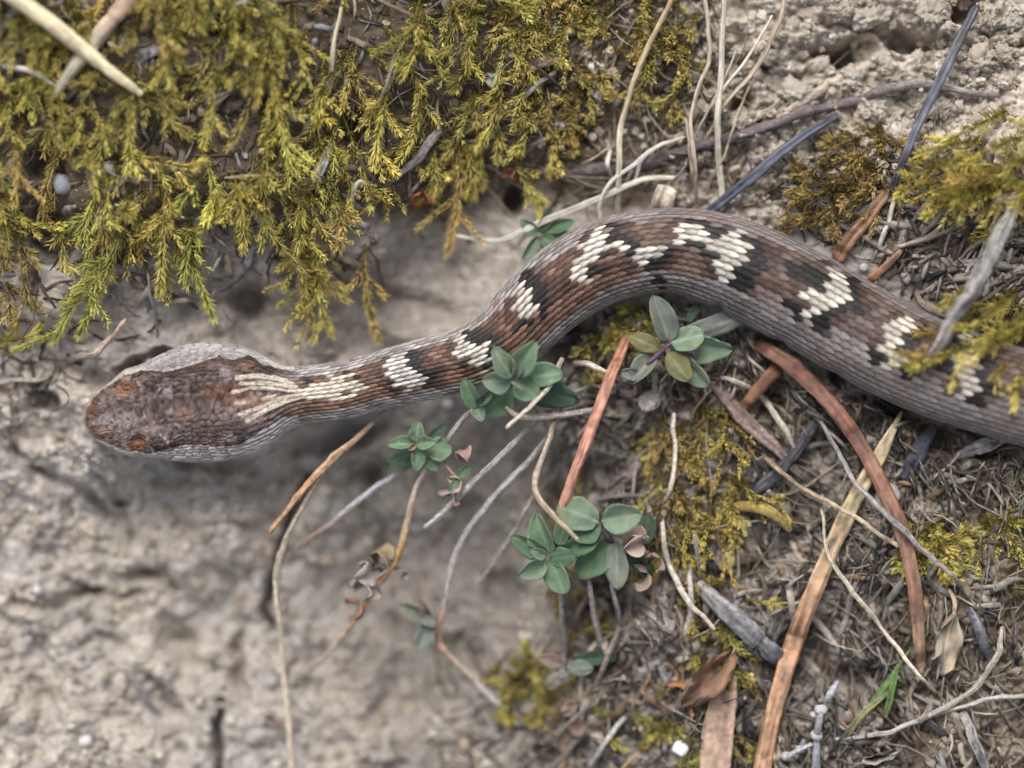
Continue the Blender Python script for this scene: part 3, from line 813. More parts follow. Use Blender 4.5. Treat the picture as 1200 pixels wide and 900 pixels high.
    Fi = np.arange(ns - 1)[:, None] * na; j = np.arange(na)[None, :]; jn = (j + 1) % na
    F = np.stack([Fi + j, Fi + na + j, Fi + na + jn, Fi + jn], -1).reshape(-1, 4)
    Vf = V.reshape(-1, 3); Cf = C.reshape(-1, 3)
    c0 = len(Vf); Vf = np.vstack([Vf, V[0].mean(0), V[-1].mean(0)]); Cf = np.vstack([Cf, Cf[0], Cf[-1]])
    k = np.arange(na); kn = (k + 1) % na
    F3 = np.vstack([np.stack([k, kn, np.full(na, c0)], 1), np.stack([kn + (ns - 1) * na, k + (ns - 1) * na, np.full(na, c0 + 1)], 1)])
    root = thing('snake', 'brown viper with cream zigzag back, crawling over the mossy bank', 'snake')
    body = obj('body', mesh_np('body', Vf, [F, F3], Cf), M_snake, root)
    # eyes under the brows
    def surf_z(px, py):
        dd = np.hypot(PXs - px, PYs - py) + 1e3 * (ca <= 0)
        q = np.unravel_index(np.argmin(dd), dd.shape)
        return V[q]
    for (ex_, ey_, rad, out) in ((147, 455, 11.0, 1), (161, 522, 11.0, -1)):
        c = surf_z(ex_, ey_)
        n1_, n2_ = 24, 14
        th = np.linspace(0, np.pi, n2_); ph = np.arange(n1_) / n1_ * 2 * np.pi
        TH, PHH = np.meshgrid(th, ph, indexing='ij')
        D = np.stack([np.sin(TH) * np.cos(PHH), np.sin(TH) * np.sin(PHH), np.cos(TH)], -1)
        Ve = (c - np.array([0, out * -.0002, 0.00124]) + D * rad * K * np.array([1.35, .78, 1.0])).reshape(-1, 3)
        iris = np.array((.15, .058, .022))
        look = np.array([0, out * .92, .38]); look /= np.linalg.norm(look)
        dt = (D * look).sum(-1)
        slit = np.abs(D[..., 0]) < .10 * np.sqrt(np.clip(1 - (1 - dt) * 2.0, 0, 1))
        Ce = np.where((slit & (dt > .5))[..., None], np.array((.006, .004, .004)), iris * (.6 + .7 * hash2((PHH * 9), (TH * 5), 3))[..., None]).reshape(-1, 3)
        Fe = []
        for a in range(n2_ - 1):
            for b in range(n1_):
                Fe.append((a * n1_ + b, (a + 1) * n1_ + b, (a + 1) * n1_ + (b + 1) % n1_, a * n1_ + (b + 1) % n1_))
        e = obj('eye', mesh_np('eye', Ve, np.array(Fe), Ce), M_eye, body)
        e['label'] = 'coppery orange eye under the brow scale'
    return root

build_snake()

# ------------------------------------------------------------------ moss
YEL = np.array((.50, .43, .115)); GRN = np.array((.36, .36, .09)); OCH = np.array((.45, .335, .115)); BRN = np.array((.20, .125, .06)); LIM = np.array((.49, .475, .13))

def shoot_arrays(p0, ang, length, z0, z1, rs, colr, lw=1.7, ll=12.0, gap=1.3, arch=2.0, bend=None, branch=True, pend=None):
    """one feathery shoot in photo px; returns (stem V,F,C), (leaf V,F,C)"""
    n = max(6, int(length / 6))
    t = np.linspace(0, 1, n)
    if bend is None:
        bend = rs.uniform(-.6, .6)
    if pend is not None:
        dx, dy = pend[0] - p0[0], pend[1] - p0[1]
        length = math.hypot(dx, dy); ang = math.atan2(-dy, dx)
        px = p0[0] + dx * t + (-dy) * .12 * bend * np.sin(np.pi * t); py = p0[1] + dy * t + dx * .12 * bend * np.sin(np.pi * t)
    else:
        aa = ang + bend * t
        px = p0[0] + np.r_[0, np.cumsum(np.cos(aa[:-1]))] * length / (n - 1)
        py = p0[1] - np.r_[0, np.cumsum(np.sin(aa[:-1]))] * length / (n - 1)
    z = z0 + (z1 - z0) * t + arch * np.sin(np.pi * t)
    rows = np.stack([px, py, z, np.interp(t, [0, 1], [1.5, .8])], 1)
    stem = tube_arrays(rows, 4, 1, 0, rs.randint(999), .05, cols=colr * .45, mottled=.1, fast=True)
    def leaves(rows, ll, cshift, tfo=0.0):
        x, y = world_xy(rows[:, 0], rows[:, 1], rows[:, 2])
        P = np.stack([x, y, rows[:, 2] * .001], 1)
        arc = np.r_[0, np.cumsum(np.linalg.norm(np.diff(P, axis=0), axis=1))] / K
        m = max(6, int(arc[-1] / gap * 2.0))
        s = np.sort(rs.uniform(0, arc[-1], m))
        B = np.stack([np.interp(s, arc, P[:, q]) for q in range(3)], 1)
        T = np.gradient(P, axis=0); T /= np.linalg.norm(T, axis=1)[:, None] + 1e-12
        Tm = np.stack([np.interp(s, arc, T[:, q]) for q in range(3)], 1)
        up = np.array([0, 0, 1.0])
        Lr = np.cross(up, Tm); Lr /= np.linalg.norm(Lr, axis=1)[:, None] + 1e-9
        Ur = np.cross(Tm, Lr)
        th = np.where(np.arange(m) % 2 == 0, 1, -1) * rs.uniform(.15, 1.7, m)      # round the stem, mostly upper half
        Rd = np.cos(th)[:, None] * Ur + np.sin(th)[:, None] * Lr
        spr = rs.uniform(.55, 1.35, m)[:, None]
        D = Tm * np.cos(spr) + Rd * np.sin(spr)
        W = np.cross(D, Rd); W /= np.linalg.norm(W, axis=1)[:, None] + 1e-9
        N = np.cross(W, D)
        tf = s / arc[-1]
        Ln = (ll * rs.uniform(.6, 1.15, m) * np.interp(tf, [0, .2, .8, 1], [.6, 1, 1, .7]))[:, None] * K
        Wd = (lw * rs.uniform(.7, 1.2, m))[:, None] * K * .5
        b1 = B - W * Wd * .6; b2 = B + W * Wd * .6
        mid = B + D * Ln * .42 + Rd * Ln * .05
        m1 = mid - W * Wd; m2 = mid + W * Wd
        tip = B + D * Ln + (Tm - Rd * .4) * Ln * .12
        V = np.stack([b1, b2, m2, tip, m1], 1).reshape(-1, 3)
        q = np.arange(m)[:, None] * 5
        F4 = q + np.array([[0, 1, 2, 4]]); F3 = q + np.array([[4, 2, 3]])
        jit = rs.uniform(.75, 1.25, (m, 1))
        base = colr * jit * (1 + cshift)
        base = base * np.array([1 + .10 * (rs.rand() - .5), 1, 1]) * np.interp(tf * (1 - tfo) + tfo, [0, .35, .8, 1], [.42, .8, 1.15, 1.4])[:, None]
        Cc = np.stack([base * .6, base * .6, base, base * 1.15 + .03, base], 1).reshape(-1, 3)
        return V, [F4, F3], Cc
    parts = [leaves(rows, ll, 0)]
    if branch:
        for k in range(rs.randint(2, 5)):
            i = rs.randint(1, n - 1)
            side = rs.choice([-1, 1])
            bl = length * rs.uniform(.2, .42); a = math.atan2(-(py[i] - py[i - 1]), px[i] - px[i - 1]) + side * rs.uniform(.5, .9)
            tt = np.linspace(0, 1, 5)
            rr = np.stack([px[i] + np.cos(a) * bl * tt, py[i] - np.sin(a) * bl * tt, z[i] + tt * rs.uniform(-1.0, .8), 1 - .5 * tt], 1)
            parts.append(leaves(rr, ll * .85, .05, .25 + .5 * t[i]))
    return stem, merge(parts)

def pick_colour(rs, mix):
    pal = (YEL, GRN, OCH, BRN, LIM)
    i = rs.choice(5, p=np.array(mix) / np.sum(mix)); j = rs.choice(5, p=np.array(mix) / np.sum(mix))
    t = rs.uniform(.2, .6)
    avg = sum(p_ * m_ for p_, m_ in zip(pal, mix)) / np.sum(mix)
    return (.45 * avg + .55 * (pal[i] * (1 - t) + pal[j] * t)) * rs.uniform(.75, 1.2)

def in_frame_snake_block(px, py, m=1.02):
    return float(snake_near(px, py)) < m

def moss_mat(label, poly, n, dirdeg, spread, lrange, mix, zr=(.2, 2.2), ll=12.0, lw=1.7, seed=1, over=False, clump=True, branch=True, clumps=0):
    rs = np.random.RandomState(seed)
    poly = np.array(poly, float)
    lo, hi = poly.min(0), poly.max(0)
    parts = []
    tries = 0
    CC = []
    while len(CC) < clumps and tries < 20000:
        tries += 1
        c_ = lo + rs.rand(2) * (hi - lo)
        if all(np.hypot(c_[0] - q[0], (c_[1] - q[1]) * .8) > 46 - tries / 600. for q in CC):
            CC.append(c_)
    tries = 0
    while len(parts) < n * 2 and tries < n * 40:
        tries += 1
        p = lo + rs.rand(2) * (hi - lo)
        if clumps and rs.rand() < .88:
            cc_ = CC[rs.randint(len(CC))]
            p = cc_[:2] + rs.normal(size=2) * (17, 13)
        if not inpoly(np.array([p[0]]), np.array([p[1]]), poly)[0]:
            continue
        if clumps:
            pass
        elif clump and float(fbm(np.array([p[0] / 75]), np.array([p[1] / 60]), seed + 3, 2)[0]) < rs.uniform(-.12, .15):
            continue
        ang = math.radians(dirdeg + rs.normal() * spread)
        ln = rs.uniform(*lrange)
        e = (p[0] + math.cos(ang) * ln, p[1] - math.sin(ang) * ln)
        if not over and (in_frame_snake_block(*p, 1.05) or in_frame_snake_block(*e, 1.08) or in_frame_snake_block((p[0] + e[0]) / 2, (p[1] + e[1]) / 2, 1.08)):
            continue
        g0 = float(gz(*p)); g1 = float(gz(*e))
        z0 = g0 - .2; z1 = max(g1, g0 - 7) + rs.uniform(*zr)
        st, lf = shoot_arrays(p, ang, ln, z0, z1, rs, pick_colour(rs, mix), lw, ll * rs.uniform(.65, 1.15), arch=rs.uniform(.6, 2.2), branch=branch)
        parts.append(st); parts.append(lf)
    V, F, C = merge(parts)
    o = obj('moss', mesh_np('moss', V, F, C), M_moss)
    tag(o, label, 'moss'); o['kind'] = 'stuff'
    return o

moss_mat('thick yellow-green moss carpet hanging over the soil edge above the snake\'s head',
         [(-170, -170), (600, -170), (630, 40), (590, 150), (520, 200), (440, 225), (400, 265), (330, 270), (250, 290), (150, 270), (70, 310), (-170, 350)],
         310, -97, 27, (35, 130), (6, 2, 3, 1.8, 1.6), (.5, 4.5), seed=11, clumps=62)
moss_mat('sparse ochre moss among grains of soil at the foot of the bare crumbly earth',
         [(590, -120), (830, -120), (815, 100), (760, 150), (640, 150), (600, 100)], 95, -105, 45, (30, 80), (3, 1, 4, 2.5, .5), (.3, 2), 10, 2.6, seed=12)
moss_mat('bright yellow moss at the upper end of the dark leaning needle',
         [(1110, 165), (1165, 125), (1350, 110), (1350, 225), (1200, 235), (1115, 225)], 42, 205, 28, (40, 95), (7, .3, 2, .3, 1), (3, 9), 13, 2.3, seed=13)
moss_mat('yellow moss growing behind the snake\'s thick body under the grey stick',
         [(1196, 310), (1350, 300), (1350, 440), (1235, 405), (1200, 360)], 36, 215, 28, (40, 95), (7, .3, 2, .3, 1), (3, 8), 13, 2.3, seed=22)
moss_mat('rusty brown moss sprigs between the dark needles behind the snake',
         [(930, 160), (1040, 140), (1050, 220), (1000, 260), (950, 250), (900, 200)], 42, 220, 45, (30, 70), (.6, .2, 3, 5, 0), (.6, 2.5), 10, 2.4, seed=14)
moss_mat('small yellow-green moss cushion pressed against the snake\'s inner bend',
         [(690, 372), (765, 350), (770, 372), (735, 412), (690, 415)], 22, -110, 50, (22, 48), (4, 2, 2, 1, 2), (.4, 1.5), 9, 2.6, seed=15)
moss_mat('ochre brown moss strands hanging below the upper herb rosette',
         [(770, 470), (850, 460), (872, 560), (840, 620), (780, 640), (770, 560)], 70, -85, 30, (35, 80), (2, .5, 5, 3, .3), (.5, 2), 8, 2.4, seed=16)
moss_mat('dark yellow moss patch at the edge of the hollow below the orange jointed twig',
         [(585, 770), (650, 760), (660, 830), (600, 835)], 30, -90, 60, (18, 45), (3, 2, 4, 2, .5), (.3, 1.5), 9, 2.6, seed=17)
moss_mat('yellow-green moss tuft in the litter beyond the orange needle',
         [(1080, 610), (1180, 600), (1200, 690), (1110, 715)], 36, -80, 50, (25, 60), (4, 2, 2, 1, 2), (.3, 1.8), 10, 2.8, seed=18)
moss_mat('low moss scraps growing round the grey weathered stick',
         [(815, 640), (870, 680), (880, 800), (830, 810)], 26, -90, 60, (20, 45), (3, 2, 3, 2, .6), (.3, 1.2), 8, 2.5, seed=19)
moss_mat('low olive moss scraps round the small white stone',
         [(700, 830), (770, 820), (830, 860), (890, 850), (890, 940), (700, 940)], 34, -90, 70, (18, 42), (3, 3, 2, 2, .6), (.2, 1.2), 8, 2.6, seed=20)
moss_mat('thin olive moss film under the stems of the broad green herb',
         [(640, 520), (740, 540), (740, 600), (700, 760), (650, 760)], 22, -90, 70, (18, 40), (2, 2, 3, 3, .3), (.2, 1), 7, 2.4, seed=21)

# single shoots that stand out: start, end, palette
SHOOTS = [
    ((110, 262), (62, 402), 1, 'long moss shoot drooping from the carpet over bare soil'), ((150, 255), (92, 396), 1, None), ((196, 230), (187, 348), 0, None), ((205, 262), (252, 378), 4, None),
    ((222, 250), (214, 330), 1, None), ((272, 196), (286, 296), 0, None), ((395, 225), (398, 292), 2, None), ((372, 290), (388, 392), 0, None), ((428, 285), (444, 400), 2, None),
    ((505, 165), (508, 236), 0, None), ((532, 140), (524, 298), 2, None), ((602, 186), (636, 242), 0, None), ((542, 160), (556, 232), 0, None), ((350, 205), (344, 308), 0, None),
    ((-6, 400), (42, 392), 0, None), ((8, 330), (18, 388), 2, None), ((460, 90), (438, 200), 0, None), ((496, 105), (468, 190), 0, None), ((252, 60), (238, 172), 0, None),
    ((332, 96), (340, 200), 4, None), ((306, 60), (330, 165), 0, None), ((160, 100), (150, 205), 0, None), ((82, 150), (48, 262), 2, None), ((660, 100), (670, 168), 2, None),
    ((180, 20), (205, 118), 0, None), ((228, 150), (262, 262), 4, None), ((300, 180), (318, 268), 0, None), ((122, 180), (90, 282), 1, None), ((500, 20), (470, 92), 0, None), ((560, 0), (548, 88), 0, None),
    ((380, 60), (372, 150), 0, None), ((415, 150), (408, 250), 0, None), ((30, 130), (18, 240), 2, None), ((240, 200), (196, 262), 1, None), ((590, 90), (560, 176), 0, None)]
SHOOT_AT = ['drooping furthest over the clay ledge by the twig stub', 'hanging beside the longest drooping one above the twig stub', 'hanging straight down over bare soil above the snake\'s brow',
    'slanting right to a tip just above the snake\'s head', 'short beside the one above the snake\'s brow', 'ending where the lilac bark chip lies', 'under the small blue-grey bark chip', 'hanging lowest above the back of the snake\'s head',
    'dangling over the dark soil by the snake\'s neck', 'ending beside the rusty little leaf scrap', 'dangling as a long thin string past the rusty leaf scrap', 'curling away over the small dark hole', 'just above the thin rusty leaf scrap',
    'crossing the lilac bark chip', 'lying flat at the clay ledge\'s far end', 'hanging above the flat one on the clay ledge', 'beside the white-tipped twig end', 'running along the grey dead twig', 'upright between cream stalk and brown dead stem',
    'below the foot of the thin brown dead stem', 'behind the thin brown dead stem', 'just below the cream stalk\'s tip', 'beside the smooth grey pebble', 'next to the short grey leaning stick', 'above the cream stalk\'s tip', 'slanting right under the round pinkish pebble',
    'hanging left of the flat grey bark chip', 'hanging right of the smooth grey pebble', 'high on the carpet above the grey dead twig', 'high on the carpet beside the wood chip', 'against the short pale straw', 'between flat bark chip and white-tipped twig', 'under the short whitish stalk',
    'slanting left under the round pinkish pebble', 'above the glinting white grain\'s lower side']
for k, (a, b, pc, lab) in enumerate(SHOOTS):
    rs = np.random.RandomState(500 + k)
    colr = (YEL, GRN, OCH, BRN, LIM)[pc] * rs.uniform(.95, 1.3)
    g0 = float(gz(*a)); g1 = float(gz(*b))
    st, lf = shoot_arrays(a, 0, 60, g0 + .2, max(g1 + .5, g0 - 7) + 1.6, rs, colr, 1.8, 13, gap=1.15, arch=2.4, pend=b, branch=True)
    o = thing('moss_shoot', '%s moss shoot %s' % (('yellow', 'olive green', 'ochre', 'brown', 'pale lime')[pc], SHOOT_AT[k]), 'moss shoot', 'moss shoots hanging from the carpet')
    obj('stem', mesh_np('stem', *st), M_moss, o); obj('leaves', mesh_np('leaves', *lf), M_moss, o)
OVER = [((1222, 360), (1140, 404), 0), ((1146, 356), (1068, 424), 2), ((1190, 340), (1130, 388), 0), ((1215, 372), (1120, 420), 0), ((1210, 392), (1066, 436), 0), ((1216, 408), (1160, 446), 2), ((1244, 392), (1176, 462), 0), ((1150, 330), (1100, 362), 0), ((1150, 165), (1075, 182), 0), ((1180, 130), (1100, 170), 0), ((1195, 160), (1120, 200), 0), ((1190, 200), (1110, 215), 2)]
OVER_AT = ['moss shoot drooping short of the snake right of the grey stick', 'ochre moss shoot running down beside the grey stick to the snake\'s pale band', 'yellow moss shoot lying just behind the snake under the grey stick', 'yellow moss shoot arching across the snake to the grey stick\'s lower end',
    'longest yellow moss shoot stretched across the snake past the grey stick\'s end', 'ochre moss shoot hanging over the snake beyond its last clear pale band', 'yellow moss shoot hanging farthest down the snake\'s flank', 'small yellow moss shoot by the brown twig stub',
    'yellow moss shoot touching the dark leaning needle', 'topmost yellow moss shoot near the knotty root\'s end', 'yellow moss shoot between the topmost one and the pale hooked root', 'ochre moss shoot lying above the pale hooked root']
for k, (a, b, pc) in enumerate(OVER):
    rs = np.random.RandomState(700 + k)
    g0 = float(gz(*a))
    zt = 11.0 if a[1] > 300 else g0 + 4
    st, lf = shoot_arrays(a, 0, 60, g0 - .2 if a[1] < 300 else g0, zt, rs, (YEL, GRN, OCH)[pc] * rs.uniform(.95, 1.3), 2.3, 14.5, gap=1.4, arch=3.5, pend=b)
    o = thing('moss_shoot', OVER_AT[k], 'moss shoot', 'moss shoots beside the grey stick')
    obj('stem', mesh_np('stem', *st), M_moss, o); obj('leaves', mesh_np('leaves', *lf), M_moss, o)

# ------------------------------------------------------------------ fine litter
def fibres(label, cat, poly, n, lr, wr, pal, seed, zr=(0, 1.6), dirn=None, spread=60, flat=(.3, 1)):
    rs = np.random.RandomState(seed)
    poly = np.array(poly, float); lo, hi = poly.min(0), poly.max(0)
    parts = []; tries = 0
    while len(parts) < n and tries < n * 20:
        tries += 1
        p = lo + rs.rand(2) * (hi - lo)
        if not inpoly(np.array([p[0]]), np.array([p[1]]), poly)[0]:
            continue
        ln = rs.uniform(*lr) * (1 if rs.rand() > .15 else 1.7)
        a = rs.uniform(0, 6.28) if dirn is None else math.radians(dirn + rs.normal() * spread)
        m = 6; t = np.linspace(0, 1, m)
        aa = a + rs.normal() * .6 * (t - .5) + rs.normal(size=m) * .14
        px = p[0] + np.r_[0, np.cumsum(np.cos(aa[:-1]))] * ln / (m - 1); py = p[1] - np.r_[0, np.cumsum(np.sin(aa[:-1]))] * ln / (m - 1)
        sd = snake_near(px, py)
        if sd.min() < 1.04:
            continue
        g = gz(px, py)
        w = rs.uniform(*wr)
        ex_ = rs.uniform(*zr)
        z = np.maximum(g + w * K * 500 * .4, np.convolve(np.pad(g, 1, 'edge'), np.ones(3) / 3, 'valid')) + ex_ * rs.rand(m) * np.sin(np.pi * t)
        z[0] = g[0] - .1
        rows = np.stack([px, py, z, np.full(m, w / 2) * np.interp(t, [0, .5, 1], [.9, 1, .6])], 1)
        c = np.array(pal[rs.randint(len(pal))]) * rs.uniform(.6, 1.25)
        parts.append(tube_arrays(rows, 4 if flat[0] > .2 else 6, rs.uniform(*flat), 0, rs.randint(999), .08, cols=c, mottled=.1, fast=True))
    V, F, C = merge(parts)
    o = obj('plant_litter', mesh_np('plant_litter', V, F, C), M_fibre)
    tag(o, label, cat); o['kind'] = 'stuff'
    return o

PAL_L = [(.19, .155, .12), (.26, .22, .175), (.10, .082, .066), (.36, .315, .25), (.075, .066, .06), (.25, .23, .205), (.14, .10, .07), (.045, .042, .042), (.12, .105, .09), (.30, .27, .235)]
PAL_M = [(.16, .12, .08), (.10, .075, .05), (.24, .19, .13), (.22, .20, .18), (.07, .055, .045)]
fibres('tangle of fine dead stems and rootlets below the snake\'s thick body', 'plant litter',
       [(650, 500), (700, 440), (840, 380), (920, 440), (1100, 520), (1350, 560), (1350, 1000), (600, 1000), (620, 840), (690, 700), (640, 600)], 1150, (14, 75), (1.0, 4.0), PAL_L, 31, (0, 2.6), -82, 34)
fibres('flat scraps of bark and dead leaf strewn through the litter below the snake', 'plant litter',
       [(650, 500), (700, 440), (840, 380), (920, 440), (1100, 520), (1350, 560), (1350, 1000), (600, 1000), (620, 840), (690, 700), (640, 600)], 900, (14, 44), (3, 9), PAL_L + [(.30, .2, .12), (.24, .24, .23)], 38, (0, 1.8), -80, 50, flat=(.08, .2))
fibres('hair-fine pale rootlets trailing over the litter below the snake', 'plant litter',
       [(660, 500), (860, 400), (1100, 530), (1350, 560), (1350, 1000), (620, 1000), (690, 700)], 200, (60, 150), (1.1, 2.4), [(.42, .36, .28), (.32, .27, .21), (.2, .16, .12)], 39, (.5, 3.0))
fibres('flat dead scraps wedged between the moss shoots', 'plant litter',
       [(-150, -150), (640, -150), (640, 160), (450, 250), (430, 330), (200, 360), (-150, 380)], 420, (9, 34), (4, 12), [(.2, .16, .12), (.3, .25, .2), (.26, .25, .25), (.12, .09, .07)], 40, (0, 2.6), flat=(.08, .2))
fibres('flat dead scraps in the root tangle behind the snake', 'plant litter',
       [(1010, 230), (1100, 200), (1350, 180), (1350, 430), (1180, 380), (1060, 330)], 160, (9, 34), (4, 14), PAL_L, 46, (0, 2), flat=(.08, .2))
fibres('hair-fine rootlets over the moss and straw', 'plant litter',
       [(440, -80), (900, -80), (880, 230), (640, 230), (480, 230)], 110, (50, 130), (1.1, 2.2), [(.42, .36, .28), (.30, .25, .19)], 47, (.5, 3.0))
fibres('grey-brown rootlets crowding the lower edge of the snake\'s thick body', 'plant litter',
       [(690, 352), (780, 345), (850, 362), (920, 412), (1020, 462), (1120, 500), (1260, 535), (1260, 600), (1100, 560), (900, 480), (800, 420), (690, 420)], 330, (14, 60), (1.2, 5), PAL_L, 48, (.3, 4.0), -75, 45)
fibres('root scraps and dead moss strewn behind the snake by the rusty needle', 'plant litter',
       [(870, 190), (1000, 150), (1120, 170), (1120, 320), (1010, 310), (930, 262), (880, 240)], 260, (12, 52), (1.2, 5), PAL_L + [(.22, .12, .06)], 49, (.2, 2.5))
fibres('thick pale root strands criss-crossing behind the snake by the grey stick', 'plant litter',
       [(1030, 225), (1120, 215), (1350, 190), (1350, 400), (1190, 370), (1060, 320)], 130, (40, 110), (4, 10), [(.36, .32, .27), (.30, .265, .23), (.22, .19, .165), (.12, .10, .09), (.4, .36, .31)], 51, (.2, 3.0), 212, 30, flat=(.4, .8))
fibres('broad dark scraps of rotten leaf in the litter under the crossing needles', 'plant litter',
       [(690, 560), (860, 470), (1100, 540), (1350, 580), (1350, 1000), (640, 1000), (700, 720)], 330, (22, 60), (4, 11), [(.06, .05, .042), (.10, .08, .065), (.22, .19, .165), (.30, .265, .225), (.15, .10, .07), (.04, .038, .038)], 52, (0, 2.4), -80, 55, flat=(.07, .16))
fibres('dead brown fibres showing between the moss shoots', 'plant litter',
       [(-150, -150), (640, -150), (640, 160), (450, 250), (430, 330), (200, 370), (-150, 400)], 700, (12, 46), (1.5, 4.5), PAL_M, 32, (0, 2))
fibres('dead stems and bleached straws snagged on top of the moss carpet', 'plant litter',
       [(-150, -150), (640, -150), (640, 140), (450, 230), (400, 290), (200, 320), (-150, 350)], 170, (25, 75), (1.5, 5), PAL_M + [(.36, .3, .22), (.3, .28, .26), (.15, .1, .07)], 53, (3, 7), -85, 50)
fibres('dead fibres and root scraps behind the snake beside the grey stick', 'plant litter',
       [(1010, 230), (1100, 200), (1350, 180), (1350, 430), (1180, 380), (1060, 330)], 420, (16, 60), (2, 7), PAL_L, 33, (0, 2))
fibres('dead stalk fibres in the ground by the tuft of straw', 'plant litter',
       [(600, -100), (840, -100), (860, 235), (640, 235), (640, 180)], 420, (14, 60), (1.6, 5), PAL_M, 34)
fibres('matted dead fibres at the edge of the hollow between snake and herb', 'plant litter',
       [(640, 395), (720, 365), (830, 370), (850, 430), (700, 520), (650, 500)], 260, (12, 44), (1.8, 5), PAL_L, 35)
fibres('pale rootlets sticking out of the clay ledge by the snake\'s head', 'plant litter',
       [(-60, 380), (130, 370), (120, 430), (60, 500), (-60, 520)], 70, (14, 60), (1.5, 4.5), PAL_M, 36)
fibres('rootlets at the lower edge of the bare hollow', 'plant litter',
       [(520, 800), (620, 760), (680, 900), (640, 990), (500, 990)], 150, (14, 60), (1.8, 5), PAL_L, 37)

# crumbs: low-poly lumps
def ico():
    t = (1 + 5 ** .5) / 2
    v = np.array([(-1, t, 0), (1, t, 0), (-1, -t, 0), (1, -t, 0), (0, -1, t), (0, 1, t), (0, -1, -t), (0, 1, -t), (t, 0, -1), (t, 0, 1), (-t, 0, -1), (-t, 0, 1)], float)
    v /= np.linalg.norm(v[0])
    f = np.array([(0, 11, 5), (0, 5, 1), (0, 1, 7), (0, 7, 10), (0, 10, 11), (1, 5, 9), (5, 11, 4), (11, 10, 2), (10, 7, 6), (7, 1, 8), (3, 9, 4), (3, 4, 2), (3, 2, 6), (3, 6, 8), (3, 8, 9), (4, 9, 5), (2, 4, 11), (6, 2, 10), (8, 6, 7), (9, 8, 1)])
    return v, f
def subdiv(v, f):
    v = list(map(tuple, v)); mid = {}
    def m(a, b):
        k = (min(a, b), max(a, b))
        if k not in mid:
            p = (np.array(v[a]) + np.array(v[b])) / 2; p /= np.linalg.norm(p)
            mid[k] = len(v); v.append(tuple(p))
        return mid[k]
    nf = []
    for a, b, c in f:
        x, y, z = m(a, b), m(b, c), m(c, a)
        nf += [(a, x, z), (b, y, x), (c, z, y), (x, y, z)]
    return np.array(v), np.array(nf)
ICO0 = ico(); ICO1 = subdiv(*ICO0); ICO2 = subdiv(*ICO1); ICO3 = subdiv(*ICO2)

def crumbs(name, label, cat, poly, n, rr, pal, seed, mat):
    rs = np.random.RandomState(seed)
    poly = np.array(poly, float); lo, hi = poly.min(0), poly.max(0)
    v0, f0 = ICO1
    pts = lo + rs.rand(n * 3, 2) * (hi - lo)
    pts = pts[inpoly(pts[:, 0], pts[:, 1], poly)]
    sd = snake_near(pts[:, 0], pts[:, 1]); pts = pts[sd > 1.05][:n]
    g = gz(pts[:, 0], pts[:, 1])
    parts = []
    for (px, py), z in zip(pts, g):
        r = rr[0] + (rr[1] - rr[0]) * rs.rand() ** 2.5
        v = v0 * (1 + .75 * (rs.rand(len(v0), 1) - .5)) * rs.uniform(.7, 1.2, 3) * r * K
        x, y = world_xy(px, py, z)
        v = v + np.array([x, y, z * .001 + r * K * .3])
        c = np.array(pal[rs.randint(len(pal))]) * rs.uniform(.7, 1.25)
        parts.append((v, [f0], np.tile(c, (len(v), 1))))
    V, F, C = merge(parts)
    o = obj(name, mesh_np(name, V, F, C, smooth=False), mat)
    tag(o, label, cat); o['kind'] = 'stuff'
    return o

PAL_S = [(.42, .37, .30), (.36, .31, .25), (.48, .44, .38), (.30, .26, .21), (.40, .33, .25)]
crumbs('soil_grains', 'fine grey crumbs on the bare dry earth behind the snake', 'soil grains',
       [(800, -100), (1350, -100), (1350, 160), (1100, 170), (1000, 250), (880, 240), (830, 150)], 1500, (1.2, 7), PAL_S, 41, M_crumb)
crumbs('soil_grains', 'fine crumbs strewn over the floor of the clay hollow', 'soil grains',
       [(-100, 420), (300, 560), (560, 500), (640, 600), (600, 1000), (-100, 1000)], 2600, (1.2, 6.5), PAL_S, 42, M_crumb)
crumbs('soil_grains', 'mineral grains lodged in the litter under the snake', 'soil grains',
       [(650, 400), (1350, 500), (1350, 1000), (620, 1000)], 900, (.8, 2.6), [(.34, .30, .255), (.24, .2, .16), (.16, .13, .1), (.5, .47, .43)], 43, M_crumb)
crumbs('soil_grains', 'soil grains caught in the thin moss beside the tuft of straw', 'soil grains',
       [(560, -60), (840, -60), (840, 190), (620, 170)], 420, (1.2, 7), PAL_S, 44, M_crumb)
crumbs('soil_grains', 'soil grains among the dead fibres under the moss carpet', 'soil grains',
       [(-100, -100), (560, -100), (560, 300), (-100, 400)], 500, (1.2, 6), [(.2, .16, .12), (.3, .26, .21), (.12, .1, .08)], 45, M_crumb)

def rock_mesh(name, r, squash, seed, colr, blocky=0.0, rough=0.0):
    v, f = ICO3 if rough else ICO2
    rs = np.random.RandomState(seed)
    q = v.copy()
    if blocky:
        q = np.sign(q) * np.abs(q) ** (1 - blocky)
    q = q * (1 + .5 * fbm(v[:, 0] * 1.7 + seed, v[:, 1] * 1.7 + v[:, 2] * 1.3, seed, 3)[:, None] * (1 - blocky * .7))
    if rough:
        w1, w2, wi = worley(v[:, 0] * 2.2 + seed + v[:, 2] * 1.1, v[:, 1] * 2.2 + v[:, 2] * 1.7, seed)
        q = q * (1 + rough * (.5 * (wi - .5) + .35 * sstep(0, .3, w2 - w1) - .2 + .9 * fbm(v[:, 0] * 5 + v[:, 2] * 3, v[:, 1] * 5 - v[:, 2] * 2, seed + 4, 3)))[:, None]
    q = q * np.array(squash) * r * K
    C = np.array(colr) * (.85 + .3 * rs.rand(len(v), 1))
    return mesh_np(name, q, f, C, smooth=blocky < .3)

